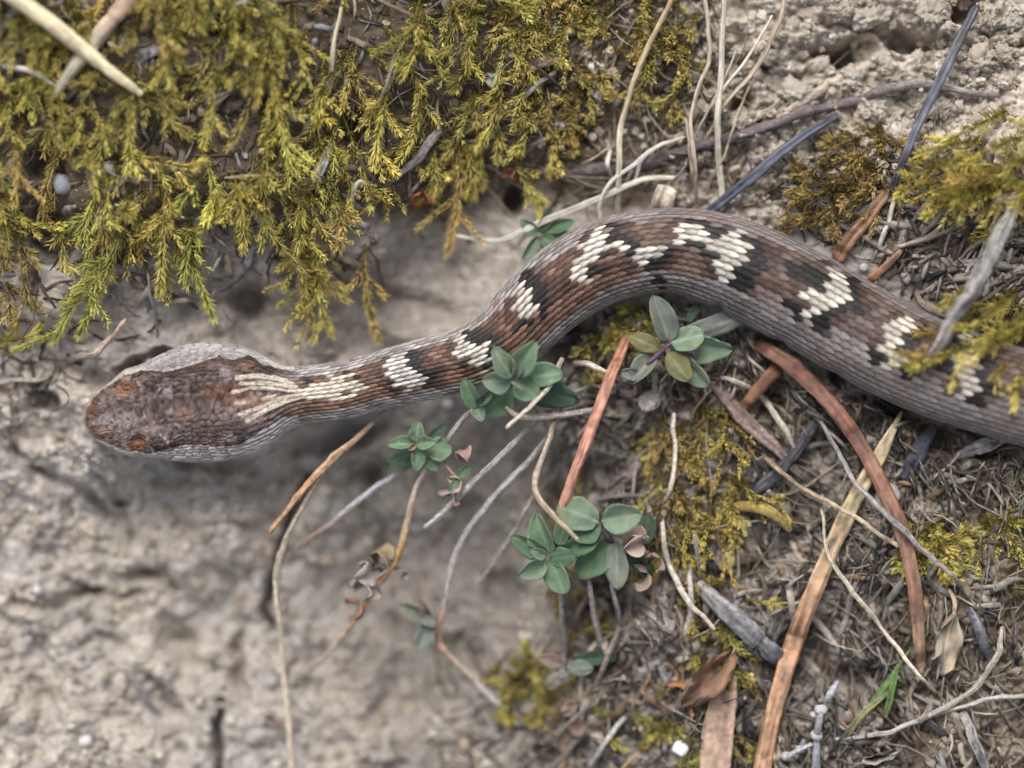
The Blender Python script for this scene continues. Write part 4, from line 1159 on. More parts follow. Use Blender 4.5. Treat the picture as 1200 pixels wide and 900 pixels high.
def place(o, px, py, dz=0.0, rz=0.0, rx=0.0):
    z = float(gz(px, py)) + dz
    x, y = world_xy(px, py, z)
    o.location = (float(x), float(y), z * .001); o.rotation_euler = (rx, 0, rz)
    return o

CLODS = [rock_mesh('soil_clod', 1, s, 60 + i, c, rough=.8) for i, (s, c) in enumerate([((1.2, .9, .75), (.42, .365, .30)), ((1, 1.1, .6), (.40, .35, .285)), ((1.35, .8, .5), (.43, .38, .315)), ((.9, 1, .6), (.37, .32, .26))])]
rs = np.random.RandomState(77)
cl = [(862, 62), (838, 35), (905, 42), (930, 30), (950, 18), (985, 12), (1020, 18), (1062, 22), (1095, 12), (1120, 95), (1148, 70), (1176, 62), (1180, 92), (1100, 82), (1075, 70), (1040, 78), (1018, 62), (1000, 88), (958, 76), (1036, 40),
      (905, 96), (935, 108), (900, 66), (885, 88), (868, 140), (920, 152), (965, 150), (990, 170), (940, 190), (965, 205), (915, 182), (1150, 132), (1108, 128), (1160, 20), (1190, 20), (1008, 140), (1030, 120), (896, 128), (980, 118), (1085, 120)]
for (px, py) in cl:
    o = obj('soil_clod', CLODS[rs.randint(4)], M_crumb)
    s = rs.uniform(7, 17)
    o.scale = (s, s, s)
    place(o, px, py, -.1, rs.uniform(0, 6.28))
    tag(o, 'pale crumbly clod of dry soil in the bare earth behind the snake', 'soil clod', 'soil clods in the bare earth')

WH = [(34, 748, 5, 'tiny white grain low on the bare clay of the hollow, under its fellow', (.55, .55, .54), 0), (44, 692, 5.5, 'white grain on the pale clay bank left of the hollow\'s long crack', (.55, .55, .53), 0),
      (797, 877, 9, 'small blocky white stone lying beside the strip of dead leaf', (.86, .85, .82), .45), (580, 95, 10, 'glinting white grain among the moss by the brown wood chip', (.55, .55, .54), 0),
      (563, 680, 5, 'white grain at the tip of the thin grey twig', (.55, .55, .54), 0), (680, 364, 6, 'small cream grain stuck beside the snake\'s inner bend', (.72, .66, .5), 0),
      (662, 34, 9, 'pale pinkish stone chip at the top edge of the moss', (.6, .55, .5), .2), (696, 78, 7, 'grey-white pebble below the brown wood chip', (.62, .6, .56), 0), (688, 96, 6, 'round pale pebble under the grey-white pebble', (.58, .56, .5), 0), (692, 108, 5, 'smallest bluish pebble of the pale row by the wood chip', (.45, .47, .5), 0),
      (629, 796, 5, 'white glinting grain on the dark yellow moss patch', (.8, .8, .8), 0), (1012, 313, 6, 'glinting grain between the two rusty needles', (.42, .42, .43), 0), (525, 473, 6, 'pale round grain under the snake\'s neck', (.6, .6, .62), 0), (100, 868, 8, 'whitish pebble half sunk in the clay floor', (.62, .6, .57), 0), (72, 216, 13, 'smooth grey pebble held in the moss carpet', (.25, .26, .28), 0), (128, 196, 9, 'round pinkish pebble in the moss carpet', (.40, .33, .30), 0),
      (1040, 582, 16, 'rough grey lump between the two crossing needles', (.36, .34, .31), .1), (835, 545, 9, 'grey mineral lump beside the yellow curved leaf stem', (.3, .28, .25), 0)]
for k, (px, py, r, lab, c, bl) in enumerate(WH):
    o = obj('pebble', rock_mesh('pebble', r, (1, .9, .8), 200 + k, c, bl), M_stone)
    place(o, px, py, r * K * 1000 * .35 + .15, .6 + k)
    tag(o, lab, 'pebble')

# ------------------------------------------------------------------ sticks, needles, straws
GREY = (.24, .215, .195); PALE = (.50, .44, .35); TAN = (.40, .28, .17); DKG = (.075, .075, .085); ORG = (.42, .165, .075); ORB = (.27, .11, .055); STRAW = (.52, .43, .27); LGREY = (.36, .34, .315); CREAM = (.74, .63, .41)
# top left
stick('grass_stalk', 'thick cream dry grass stalk poking into the moss carpet', 'grass stalk', [(-40, -42, 17), (60, 27, 13), (120, 76, 11.5), (167, 111, float(gz(167, 111)) + 3.2)], (19, 19, 15, 8), [CREAM, CREAM, (.62, .54, .34)], M_straw, True, rough=.03, wob=.3)
stick('grass_stalk', 'pinkish grey dry stalk crossing behind the cream stalk', 'grass stalk', [(185, -40, 11), (130, 24, 10), (90, 75, 10), (62, 114, float(gz(62, 114)) + 2.6)], (20, 20, 17, 9), [(.42, .27, .2), (.42, .30, .22), (.36, .33, .24), (.40, .38, .27)], M_straw, True, rough=.03, wob=.3)
stick('twig', 'dark grey stick end at the corner of the moss carpet', 'twig', [(45, -20, 9), (18, 15, 9), (-20, 62, 'g')], 19, [DKG, (.13, .13, .14)], M_bark, True, rough=.05)
stick('grass_stalk', 'short whitish stalk lying in moss beside the pinkish stalk', 'grass stalk', [(-10, 78, 'g'), (30, 82, 2.5), (66, 102, 1.8)], (8, 8, 6), [(.6, .58, .54)], M_straw, False)
stick('plant_stem', 'thin brown dead stem standing among the upper moss', 'plant stem', [(305, 6, 2), (322, 38, 2.5), (341, 73, 'g')], (5, 4, 3), [(.17, .12, .085)], M_bark)
stick('grass_stalk', 'short pale straw stuck upright in the moss', 'grass stalk', [(400, 8, 4), (391, 60, 3.5), (382, 114, 'g')], (5, 7, 6), [STRAW, (.6, .55, .45)], M_straw)
stick('bark_chip', 'flat grey bark chip standing in the moss', 'bark chip', [(389, 168, 2), (376, 196, 2.5), (363, 220, 'g')], (7, 13, 9), [LGREY], M_bark, flat=.35)
stick('bark_chip', 'lilac grey bark chip lying under moss shoots', 'bark chip', [(351, 232, 'g'), (345, 250, 1.8), (336, 270, 1.2)], (8, 14, 8), [(.27, .23, .24)], M_bark, flat=.35)
stick('bark_chip', 'small blue-grey bark chip below the standing grey chip', 'bark chip', [(379, 250, 'g'), (388, 264, 1.6), (394, 280, 1)], (6, 10, 6), [(.21, .21, .24)], M_bark, flat=.4)
stick('twig', 'grey dead twig curving down out of the middle moss', 'twig', [(516, 152, 2), (495, 176, 2.4), (474, 200, 2), (448, 222, 'g')], (15, 16, 12, 8), [(.26, .23, .2), (.13, .12, .12)], M_bark, rough=.15)
stick('twig', 'little white-tipped twig end beside the reddish leaf scrap', 'twig', [(440, 218, 'g'), (422, 212, 2.6), (414, 226, 2.8), (411, 249, 'g')], (5, 7, 7, 5), [(.15, .14, .14), (.6, .6, .62), (.62, .6, .6)], M_bark)
stick('wood_chip', 'brown lens-shaped wood chip on the thin moss', 'wood chip', [(607, 84, 'g'), (635, 72, 2), (666, 62, 'g')], (6, 17, 6), [(.23, .155, .10), (.3, .22, .15)], M_bark, flat=.5)
stick('twig', 'short grey stick leaning below the wood chip', 'twig', [(590, 132, 'g'), (620, 108, 2.2), (652, 82, 1.8)], (9, 10, 7), [LGREY, (.2, .18, .17)], M_bark)
# top middle straws
stick('grass_stalk', 'tall tan grass stalk with pale base ending at the snake\'s back', 'grass stalk', [(792, -30, 6), (783, 7, 5), (747, 83, 4), (729, 143, 3.5), (726, 200, 3.5), (724, 252, 'g')], (7, 8, 8, 9, 9, 8), [(.36, .25, .15), (.42, .32, .19), (.55, .48, .34), (.6, .55, .42)], M_straw, rough=.04, wob=.5)
stick('straw', 'long pale dry grass blade curving left from the straw to the snake', 'straw', [(534, 276, 5.5), (580, 283, 6), (633, 261, 5), (700, 233, 3.5), (753, 211, 2.5), (793, 208, 'g')], (5, 8, 10, 10, 9, 6), [(.42, .39, .34), (.46, .43, .37), (.58, .53, .42)], M_straw, flat=.4, rough=.04, wob=.5)
stick('straw', 'white wavy grass blade looping beside the tall tan stalk', 'straw', [(703, 262, 2), (704, 236, 3.2), (722, 208, 4), (741, 192, 3.8), (770, 172, 3), (803, 160, 'g')], (6, 7, 6, 6, 6, 4), [(.58, .56, .5), (.62, .58, .5)], M_straw, flat=.5, rough=.04)
stick('straw', 'short white grass blade crossing the base of the tan stalk', 'straw', [(716, 172, 'g'), (714, 190, 3), (718, 210, 'g')], (5, 7, 5), [(.6, .57, .5)], M_straw, flat=.5)
stick('straw', 'tiny pale grass scrap hanging from the long curved blade', 'straw', [(760, 178, 'g'), (750, 192, 2.5), (744, 212, 2)], (4, 6, 4), [(.58, .55, .48)], M_straw, flat=.5)
stick('grass_stalk', 'thin tan straw at the left of the upright straw tuft', 'grass stalk', [(820, -30, 4), (828, 20, 4), (832, 67, 4), (810, 133, 4), (813, 190, 3.5), (818, 250, 'g')], (5, 7, 7, 6, 7, 5), [(.45, .38, .29), (.4, .34, .26), (.36, .27, .21)], M_straw)
stick('grass_stalk', 'thickest greyish straw of the upright straw tuft', 'grass stalk', [(850, -30, 6), (846, 60, 6), (842, 133, 5), (843, 190, 4), (846, 236, 'g')], (8, 9, 10, 10, 10), [(.52, .48, .4), (.5, .46, .37), (.55, .5, .4)], M_straw, rough=.04, wob=.5)
stick('grass_stalk', 'curved tan straw leaning right out of the straw tuft', 'grass stalk', [(922, -30, 6), (912, 25, 6), (890, 73, 5), (850, 122, 3.5), (822, 168, 'g')], (5, 7, 7, 6, 4), [(.48, .4, .28), (.46, .38, .27)], M_straw)
stick('grass_stalk', 'fine pale straw inside the leaning curve of the tuft', 'grass stalk', [(905, 18, 5), (872, 75, 5), (843, 112, 4), (824, 143, 'g')], (4, 5, 5, 3), [(.55, .48, .38)], M_straw)
stick('grass_stalk', 'hair-thin straw dropping across the purple-brown root', 'grass stalk', [(881, 96, 'g'), (866, 130, 4), (848, 178, 3), (828, 225, 'g')], (3, 4, 4, 3), [(.42, .35, .25)], M_straw)
stick('grass_stalk', 'straw fragment beside the thin tan straw', 'grass stalk', [(802, 120, 'g'), (806, 170, 3), (812, 222, 'g')], (4, 5, 4), [(.4, .33, .25)], M_straw)
stick('grass_stalk', 'faint straw slanting over the crumbly earth', 'grass stalk', [(862, 60, 3), (835, 122, 3), (806, 176, 'g')], (3, 4, 3), [(.48, .42, .33)], M_straw)
stick('root', 'long purple-brown knotty root running along the bare earth', 'root', [(630, 205, 'in'), (700, 197, .2), (760, 190, .8), (820, 172, 1.2), (883, 153, 1.6), (940, 133, 1.6), (985, 122, 1.4), (1053, 100, 1.2), (1085, 98, 1), (1133, 107, .8), (1175, 112, 'in')], (22, 24, 22, 18, 19, 18, 15, 15, 13, 12, 9),
      [(.15, .12, .11), (.14, .11, .11), (.12, .09, .10), (.16, .13, .13), (.13, .10, .11), (.3, .27, .25), (.26, .24, .23)], M_bark, rough=.14, knobs=((.56, .3, 9), (.66, .35, 8), (.4, .2, 10)))
stick('root', 'pale buried root lying in the crumbly earth above the purple one', 'root', [(1026, 74, 'in'), (990, 88, .9), (952, 112, 1.0), (914, 140, 'in')], (9, 14, 16, 10), [(.44, .37, .29)], M_bark, rough=.16)
stick('pine_needle', 'dark blue-grey dead needle running from root to snake\'s back', 'needle', [(824, 254, 1.5), (880, 208, 3.0), (933, 165, 3.0), (982, 134, 1.2)], (15, 17, 16, 11), [(.075, .08, .105), (.085, .09, .115), (.07, .075, .09)], M_needle, flat=.55, groove=.3, rough=.03, wob=.3)
stick('pine_needle', 'long dark needle leaning across the cavity in bare earth', 'needle', [(1144, 8, 3), (1112, 72, 5), (1077, 145, 5), (1060, 185, 4.2), (1044, 226, 'g')], (13, 15, 14, 12, 9), [(.075, .075, .085), (.095, .10, .12), (.085, .09, .11)], M_needle, flat=.55, groove=.35, rough=.03, wob=.3)
stick('pine_needle', 'rusty needle sloping under the snake below the dark needle', 'needle', [(1043, 215, 'g'), (1014, 258, 1.5), (980, 305, 'g')], (15, 21, 22), [(.25, .155, .10), (.28, .15, .09)], M_needle, flat=.55, groove=.25, rough=.04)
stick('pine_needle', 'short rusty needle tip sticking out behind the snake\'s back', 'needle', [(1056, 294, 2.5), (1034, 316, 2), (1008, 340, 'g')], (8, 13, 14), [(.27, .145, .085)], M_needle, flat=.6, rough=.04)
# right side
stick('twig', 'grey weathered stick slanting down onto the snake\'s back', 'twig', [(1196, 225, 7), (1172, 275, 9), (1138, 342, 10.5), (1090, 418, 9.4)], (15, 19, 20, 14), [(.30, .28, .26), (.26, .245, .235), (.22, .2, .19)], M_bark, True, flat=.8, rough=.07)
stick('root', 'thick pale root hooking in beside the yellow moss', 'root', [(1220, 238, 1.5), (1185, 234, 2.5), (1160, 240, 2), (1140, 262, 'g')], (14, 16, 13, 8), [(.36, .30, .23)], M_bark, rough=.14)
stick('root', 'thin twisted root below the pale hooked root', 'root', [(1120, 235, 'g'), (1098, 268, 2), (1060, 290, 1.6), (1042, 286, 'g')], (6, 8, 7, 5), [(.38, .32, .25)], M_bark, rough=.14)
stick('root', 'grey root strand looping through litter behind the snake', 'root', [(1170, 205, 'g'), (1130, 220, 2), (1095, 230, 2), (1068, 262, 'g')], (8, 9, 8, 6), [(.33, .29, .24)], M_bark, rough=.12)
stick('twig', 'short brown twig stub pressed against the snake by the grey stick', 'twig', [(1108, 372, 'g'), (1085, 358, 2.6), (1072, 340, 'g')], (10, 12, 8), [(.2, .16, .13)], M_bark)
# centre and lower right
stick('pine_needle', 'bright orange needle standing between the two herb rosettes', 'needle', [(738, 390, 'g'), (716, 440, 2.2), (686, 520, 3.0), (664, 578, 3.0), (655, 604, 2.2)], (15, 19, 17, 15, 12), [(.36, .17, .11), (.42, .205, .14), (.41, .205, .14)], M_needle, True, flat=.6, groove=.12, rough=.04, wob=.3)
stick('pine_needle', 'long curved rust-red needle emerging from under the snake', 'needle', [(885, 402, 'g'), (932, 432, 1.8), (987, 490, 2.4), (1028, 557, 2.4), (1060, 633, 2.4), (1073, 700, 1.8), (1080, 784, 'g')], (20, 25, 24, 23, 24, 22, 16), [(.16, .085, .058), (.215, .10, .066), (.225, .108, .072), (.215, .115, .078), (.28, .185, .12)], M_needle, flat=.5, groove=.25, rough=.03, wob=.3, knobs=((.14, .2, 8),), over=2.6)
stick('pine_needle', 'broad tan needle blade with pointed tip crossing the rust-red one', 'needle', [(1057, 482, 1.6), (1032, 532, 1.8), (998, 592, 1.6), (955, 690, 1.6), (920, 785, 1.5), (899, 870, 1.2), (886, 950, 'g')], (4, 22, 25, 28, 28, 28, 26), [(.50, .41, .26), (.46, .36, .22), (.40, .235, .14), (.43, .25, .15), (.42, .235, .135)], M_needle, flat=.4, groove=.2, rough=.03, wob=.3)
stick('pine_needle', 'dark rusty needle stub crossing beneath the long rust-red needle', 'needle', [(920, 420, 'g'), (896, 450, .8), (864, 486, 'g')], (18, 21, 18), [(.19, .09, .05)], M_needle, flat=.55, rough=.05)
stick('twig', 'twisted purple-brown flat twig beside the ochre moss strands', 'twig', [(836, 448, 'g'), (868, 487, 2.4), (905, 520, 2.4), (932, 552, 2), (960, 572, 'g')], (12, 19, 15, 9, 4), [(.20, .14, .125), (.22, .155, .135), (.20, .15, .13)], M_bark, flat=.6, groove=.45, rough=.14)
stick('plant_stem', 'pale bent stem arching over the twisted purple-brown twig', 'plant stem', [(838, 440, 'g'), (862, 446, 3.5), (895, 466, 4.2), (916, 497, 4), (931, 526, 3.2)], (7, 9, 10, 11, 8), [(.42, .36, .29), (.46, .41, .34), (.42, .37, .31)], M_bark, rough=.08)
stick('plant_stem', 'thin tan stem ending in a knob on the broad needle', 'plant stem', [(895, 535, 'g'), (950, 580, 3), (1000, 604, 4), (1054, 640, 3.6)], (9, 9, 8, 9), [(.28, .19, .13), (.42, .32, .22), (.5, .41, .3)], M_bark, over=3.4, knobs=((1.0, .4, 5),))
stick('plant_stem', 'straight grey stem crossing over the rust-red needle', 'plant stem', [(956, 488, 'g'), (985, 533, 3.2), (1012, 578, 4.6), (1050, 612, 4.6), (1090, 652, 3), (1130, 690, 'g')], (6, 8, 9, 10, 9, 7), [(.26, .24, .22), (.30, .275, .25), (.29, .27, .25)], M_bark, over=4.4)
stick('plant_stem', 'thin pale rootlet sweeping down across the broad tan needle', 'plant stem', [(962, 596, 3), (970, 648, 3.6), (996, 690, 3), (1028, 728, 2.4), (1060, 772, 2), (1097, 812, 'g')], (5, 7, 8, 8, 8, 5), [(.52, .45, .34), (.5, .43, .33)], M_bark, over=3.6)
stick('seed_pod', 'curved mustard yellow leaf stem lying on ochre moss', 'seed pod', [(842, 598, 'g'), (868, 592, 1.8), (900, 597, 2.2), (927, 622, 1.4)], (6, 12, 14, 7), [(.34, .22, .07), (.42, .31, .10), (.46, .36, .13)], M_leaf, flat=.7, rough=.04)
stick('plant_stem', 'white stem dropping past the bright orange needle\'s right', 'plant stem', [(790, 484, 3.5), (792, 540, 3.5), (786, 570, 3), (777, 592, 'g')], (7, 9, 9, 7), [(.5, .45, .37), (.48, .42, .34)], M_bark)
stick('plant_stem', 'pale forked stem curving away from the broad green herb', 'plant stem', [(775, 606, 'g'), (778, 630, 3.5), (786, 665, 4.5), (803, 700, 4), (838, 738, 2.5)], (7, 9, 10, 10, 7), [(.44, .40, .35), (.52, .47, .40), (.52, .44, .33)], M_bark)
stick('plant_stem', 'grey stem hanging left of the round yellow seed', 'plant stem', [(808, 600, 'g'), (815, 635, 2.5), (822, 672, 'g')], (7, 8, 7), [(.32, .29, .26)], M_bark)
stick('plant_stem', 'peeling whitish stem below the round yellow seed', 'plant stem', [(808, 650, 'g'), (810, 690, 2.6), (809, 718, 2.6), (796, 757, 'g')], (7, 9, 11, 10), [(.38, .35, .31), (.46, .43, .39)], M_bark, rough=.1)
stick('twig', 'weathered grey stick lying beneath the broad tan needle', 'twig', [(818, 684, 'g'), (850, 715, 1.6), (884, 745, 1.6), (918, 778, 'g')], (14, 25, 27, 20), [(.27, .255, .245), (.2, .195, .2), (.10, .10, .11)], M_bark, flat=.7, rough=.1, groove=.12)
stick('twig', 'short charcoal stick under the snake\'s shaded flank', 'twig', [(1092, 500, 'g'), (1076, 535, 1.2), (1062, 562, 'g')], (15, 20, 14), [(.07, .07, .085)], M_bark, flat=.7)
stick('twig', 'blackish stick under the twisted purple-brown twig', 'twig', [(955, 495, 'g'), (920, 545, .8), (872, 585, 'g')], (13, 17, 12), [(.06, .058, .065)], M_bark, flat=.7)
stick('twig', 'flat grey splinter poking from litter under the snake', 'twig', [(1180, 512, 'g'), (1150, 524, 1.4), (1122, 534, 'g')], (12, 17, 9), [(.27, .25, .235)], M_bark, flat=.5)
stick('plant_stem', 'grey-tan stem bowing round the pale curled leaf', 'plant stem', [(1174, 735, 2.5), (1172, 762, 3), (1150, 796, 3), (1100, 832, 2.6), (1040, 858, 2.4), (978, 866, 'g')], (8, 11, 11, 10, 9, 7), [(.35, .3, .25), (.40, .36, .31), (.38, .34, .3)], M_bark)
stick('plant_stem', 'thin pale stem running under the bowed grey-tan stem', 'plant stem', [(1230, 814, 'g'), (1160, 820, 2), (1110, 835, 1.6), (1050, 846, 'g')], (8, 8, 7, 5), [(.46, .42, .36)], M_bark)
stick('twig', 'dark grey stick standing by the right end of the bowed stem', 'twig', [(1136, 712, 'g'), (1152, 745, 1.6), (1162, 775, 'g')], (11, 13, 10), [(.11, .11, .12)], M_bark, flat=.7)
stick('twig', 'pale grey peeled stick below the thin pale stem', 'twig', [(1128, 835, 'g'), (1140, 862, 1.5), (1156, 900, 'g')], (10, 13, 11), [(.30, .285, .27)], M_bark, flat=.6)
stick('twig', 'pale bleached twig on the litter at the foot of the grey herb', 'twig', [(735, 838, 'g'), (712, 866, 2), (690, 900, 'g')], (8, 10, 9), [(.42, .4, .37)], M_bark)
stick('twig', 'slanting brown-grey twig over the dead round leaves', 'twig', [(728, 730, 2), (712, 770, 2.4), (698, 804, 'g')], (7, 9, 7), [(.26, .21, .17)], M_bark)
stick('twig', 'dark twig lying under the dead round leaves', 'twig', [(712, 832, 1), (680, 866, 1.4), (640, 905, 'g')], (9, 11, 9), [(.2, .175, .15)], M_bark)
# twigs over the hollow
stick('twig', 'orange-tan broken twig pointing into the hollow under the snake\'s neck', 'twig', [(452, 480, -6), (420, 512, -4), (387, 540, -3), (352, 578, -3), (316, 624, -3.5)], (6, 10, 13, 11, 9), [(.34, .25, .17), (.40, .28, .18), (.42, .24, .13), (.40, .25, .15)], M_bark, True, knobs=((.42, .3, 5), (.74, .35, 5)), wob=.6)
stick('twig', 'long pale twig hanging down through the clay hollow', 'twig', [(392, 534, -3.4), (366, 572, -4), (346, 608, -5), (325, 668, -8), (328, 750, -11), (336, 820, -13), (342, 900, -14), (346, 990, 'in')], (8, 9, 10, 10, 9, 9, 10, 9), [(.40, .33, .25), (.45, .38, .30), (.52, .45, .34), (.56, .47, .34), (.52, .46, .37)], M_bark, True, knobs=((.28, .3, 5), (.6, .2, 5)), wob=.8)
stick('twig', 'blue-grey twig with rusty tip slanting under the small herb rosette', 'twig', [(486, 543, -6), (462, 558, -6), (425, 584, -7), (382, 618, -8), (344, 648, -9)], (6, 9, 10, 9, 6), [(.24, .22, .21), (.36, .36, .37), (.38, .38, .39), (.36, .25, .19), (.36, .24, .19)], M_bark, True)
stick('twig', 'straight silver-grey twig below the leafy herb by the snake\'s bend', 'twig', [(640, 484, -4), (627, 496, -3), (585, 537, -2.5), (535, 584, -3), (497, 619, -4)], (8, 10, 11, 11, 8), [(.30, .27, .24), (.36, .33, .30), (.38, .36, .34)], M_bark, True, knobs=((.3, .3, 4), (.88, .5, 4)), wob=.5)
stick('twig', 'grey jointed twig with an orange elbow over the hollow', 'twig', [(652, 498, -5), (637, 517, -4), (608, 553, -4), (566, 600, -6), (531, 657, -8), (518, 722, -10), (513, 752, -11), (537, 778, -12), (567, 808, -13), (600, 842, 'g')], (9, 10, 12, 12, 12, 12, 12, 11, 12, 12), [(.3, .27, .24), (.34, .31, .29), (.36, .34, .32), (.37, .35, .33), (.38, .35, .33), (.38, .35, .33), (.42, .24, .14), (.36, .28, .22), (.37, .34, .31), (.36, .32, .28)], M_bark, True, knobs=((.62, .2, 5), (.72, .3, 5)), wob=.6)
stick('twig', 'short pale twig end crossing in front of the leafy herb', 'twig', [(659, 420, 1), (642, 452, 4), (620, 477, 5), (593, 502, 5)], (9, 9, 8, 7), [(.34, .29, .23), (.46, .4, .32), (.5, .44, .36)], M_bark, True)
stick('twig', 'grey root-like twig level with the leafy herb\'s base', 'twig', [(592, 477, 1.5), (612, 487, 1.5), (640, 488, .5), (690, 481, -3), (712, 472, 'in')], (8, 11, 10, 10, 9), [(.36, .29, .23), (.36, .33, .3), (.3, .27, .24)], M_bark, True, rough=.1)
stick('twig', 'crooked tan twig ending on the broad green herb', 'twig', [(652, 488, -2), (643, 518, 1), (626, 560, 4), (631, 588, 5.5), (652, 610, 6), (678, 633, 6)], (9, 10, 10, 10, 9, 7), [(.34, .27, .2), (.38, .3, .23), (.4, .31, .23), (.44, .33, .24)], M_bark, True, knobs=((.45, .25, 6),))
stick('twig', 'thin grey twig running down left of the broad green herb', 'twig', [(652, 556, 'g'), (622, 588, -6), (597, 630, -8), (562, 684, -12)], (8, 9, 8, 6), [(.29, .25, .22), (.31, .28, .26)], M_bark, True)
stick('twig', 'pale twig lying against the bright orange needle\'s upper part', 'twig', [(672, 426, 'g'), (690, 428, -.5), (712, 436, 0), (728, 446, 'g')], (9, 11, 9, 6), [(.42, .36, .29)], M_bark, True)
stick('twig', 'blackish thin twig under the top of the broad green herb', 'twig', [(700, 586, 'g'), (732, 580, 2.4), (762, 580, 'g')], (6, 8, 6), [(.2, .18, .17)], M_bark)
stick('root', 'slender root crossing the floor of the hollow to a dark fork', 'root', [(360, 787, -15.5), (330, 804, 'g'), (288, 820, 'g'), (238, 828, 'g'), (190, 815, 'g'), (150, 798, 'in')], (10, 9, 10, 11, 9, 6), [(.34, .29, .24), (.28, .25, .22), (.22, .20, .18)], M_bark, True, rough=.1)
stick('root', 'grey root wedge curving under the clay by the slender root', 'root', [(152, 790, 'in'), (165, 812, .4), (188, 842, 'in')], (8, 16, 10), [(.22, .205, .195)], M_bark)
stick('twig', 'reddish twig stub on the clay ledge beside the snake\'s snout', 'twig', [(148, 374, 4), (130, 396, 4), (112, 412, 3.5), (78, 424, 'g')], (8, 11, 14, 12), [(.40, .27, .2), (.36, .3, .26), (.2, .17, .145)], M_bark, rough=.12)
stick('root', 'pale clay-coated root on the ledge left of the snake', 'root', [(-10, 450, 'in'), (20, 446, 1.2), (48, 446, .8), (70, 430, 'in')], (8, 10, 9, 8), [(.36, .32, .27)], M_bark, rough=.14)

# ------------------------------------------------------------------ leaves and herbs
def leaf_mesh(name, colr, cup=.25, fold=.18, curl=.15, seed=0, shape=1.0, edge=1.25, back=1.0, crumple=0.0):
    """ovate leaf, base at origin, tip at +X = 1, half width about .36"""
    nu, nv = 15, 11
    u = np.linspace(0, 1, nu)[:, None]; v = np.linspace(-1, 1, nv)[None, :]
    wid = .42 * shape * np.sin(np.pi * np.clip(u, 0, 1) ** .92) ** .55 + .012
    wid = wid * (1 + .10 * fbm(u * 4, v * 0 + seed, seed, 2))
    X = u + 0 * v + .02 * v ** 2; Y = wid * v
    Zh = cup * (Y ** 2) * 2.2 + fold * np.abs(Y) * .8 + curl * (-(u ** 2)) + .03 * fbm(u * 5 + seed, v * 2, seed + 2, 2)
    Zh = Zh + .010 * np.cos((u - .45 * np.abs(v)) * 34) * (np.abs(v) > .08) + .05 * fbm(u * 3 + seed, v * 1.5, seed + 12, 2)
    Y = Y * (1 + .05 * np.sin(u * 9 + seed))
    if crumple:
        Zh = Zh + crumple * (2 * fbm(u * 3.5 + seed, v * 1.6, seed + 31, 3)) ; Y = Y * (1 + crumple * 2.2 * fbm(u * 6, v * .5, seed + 33, 2)) ; X = X + crumple * .5 * fbm(u * 3, v * 2, seed + 34, 2)
    V = np.stack([X, Y + 0 * X, Zh + 0 * X], -1).reshape(-1, 3)
    i = np.arange(nu - 1)[:, None] * nv; j = np.arange(nv - 1)[None, :]
    F = np.stack([i + j, i + nv + j, i + nv + j + 1, i + j + 1], -1).reshape(-1, 4)
    c = np.array(colr)[None, None, :] * (1 + .7 * fbm(u * 5 + seed, v * 2.5, seed + 3, 3))[..., None] * np.ones((nu, nv, 1))
    yl = (sstep(.05, .3, fbm(u * 2.5 + seed, v * 1.2 + 4, seed + 5, 2)) * .5)[..., None]
    c = c * (1 - yl) + yl * c * np.array((1.5, 1.12, .8))
    rim = (np.abs(v) > .93) + 0 * u
    mid = (np.abs(v) < .06) + 0 * u
    vein = .16 * sstep(.82, .97, np.cos((u - .45 * np.abs(v)) * 34))
    c = c * (1 + (edge - 1) * rim[..., None]) * (1 + .35 * mid[..., None]) * (1 + vein[..., None])
    C = c.reshape(-1, 3)
    # a little thickness: the underside is a second sheet
    V2 = V - np.array([0, 0, .022]); n = len(V)
    F2 = F[:, ::-1] + n
    ring = np.r_[np.arange(nv), (np.arange(1, nu) * nv + nv - 1), ((nu - 1) * nv + np.arange(nv - 1)[::-1]), (np.arange(1, nu - 1)[::-1] * nv)]
    rn = np.roll(ring, -1)
    Fr = np.stack([ring, rn, rn + n, ring + n], 1)
    return mesh_np(name, np.vstack([V, V2]), [np.vstack([F, F2, Fr])], np.vstack([C, C * np.array((1.15, 1.05, 1.1)) * back]))

G1 = (.205, .305, .190); G2 = (.150, .240, .142); G3 = (.250, .335, .232); G4 = (.245, .275, .225); GY = (.27, .265, .13); GD = (.085, .135, .09); PINK = (.30, .21, .185); GRYL = (.25, .26, .235)
LEAF_CACHE = {}
def leaf_of(colr, var, idx=0):
    k = (colr, var, idx)
    if k not in LEAF_CACHE:
        cup, fold, curl = [(.25, .2, .12), (.5, .3, .22), (.15, .35, .3), (-.15, .15, .1)][var]
        LEAF_CACHE[k] = leaf_mesh('leaf', colr, cup, fold, curl, seed=len(LEAF_CACHE) * 3 + 1, crumple=.07)
    return LEAF_CACHE[k]

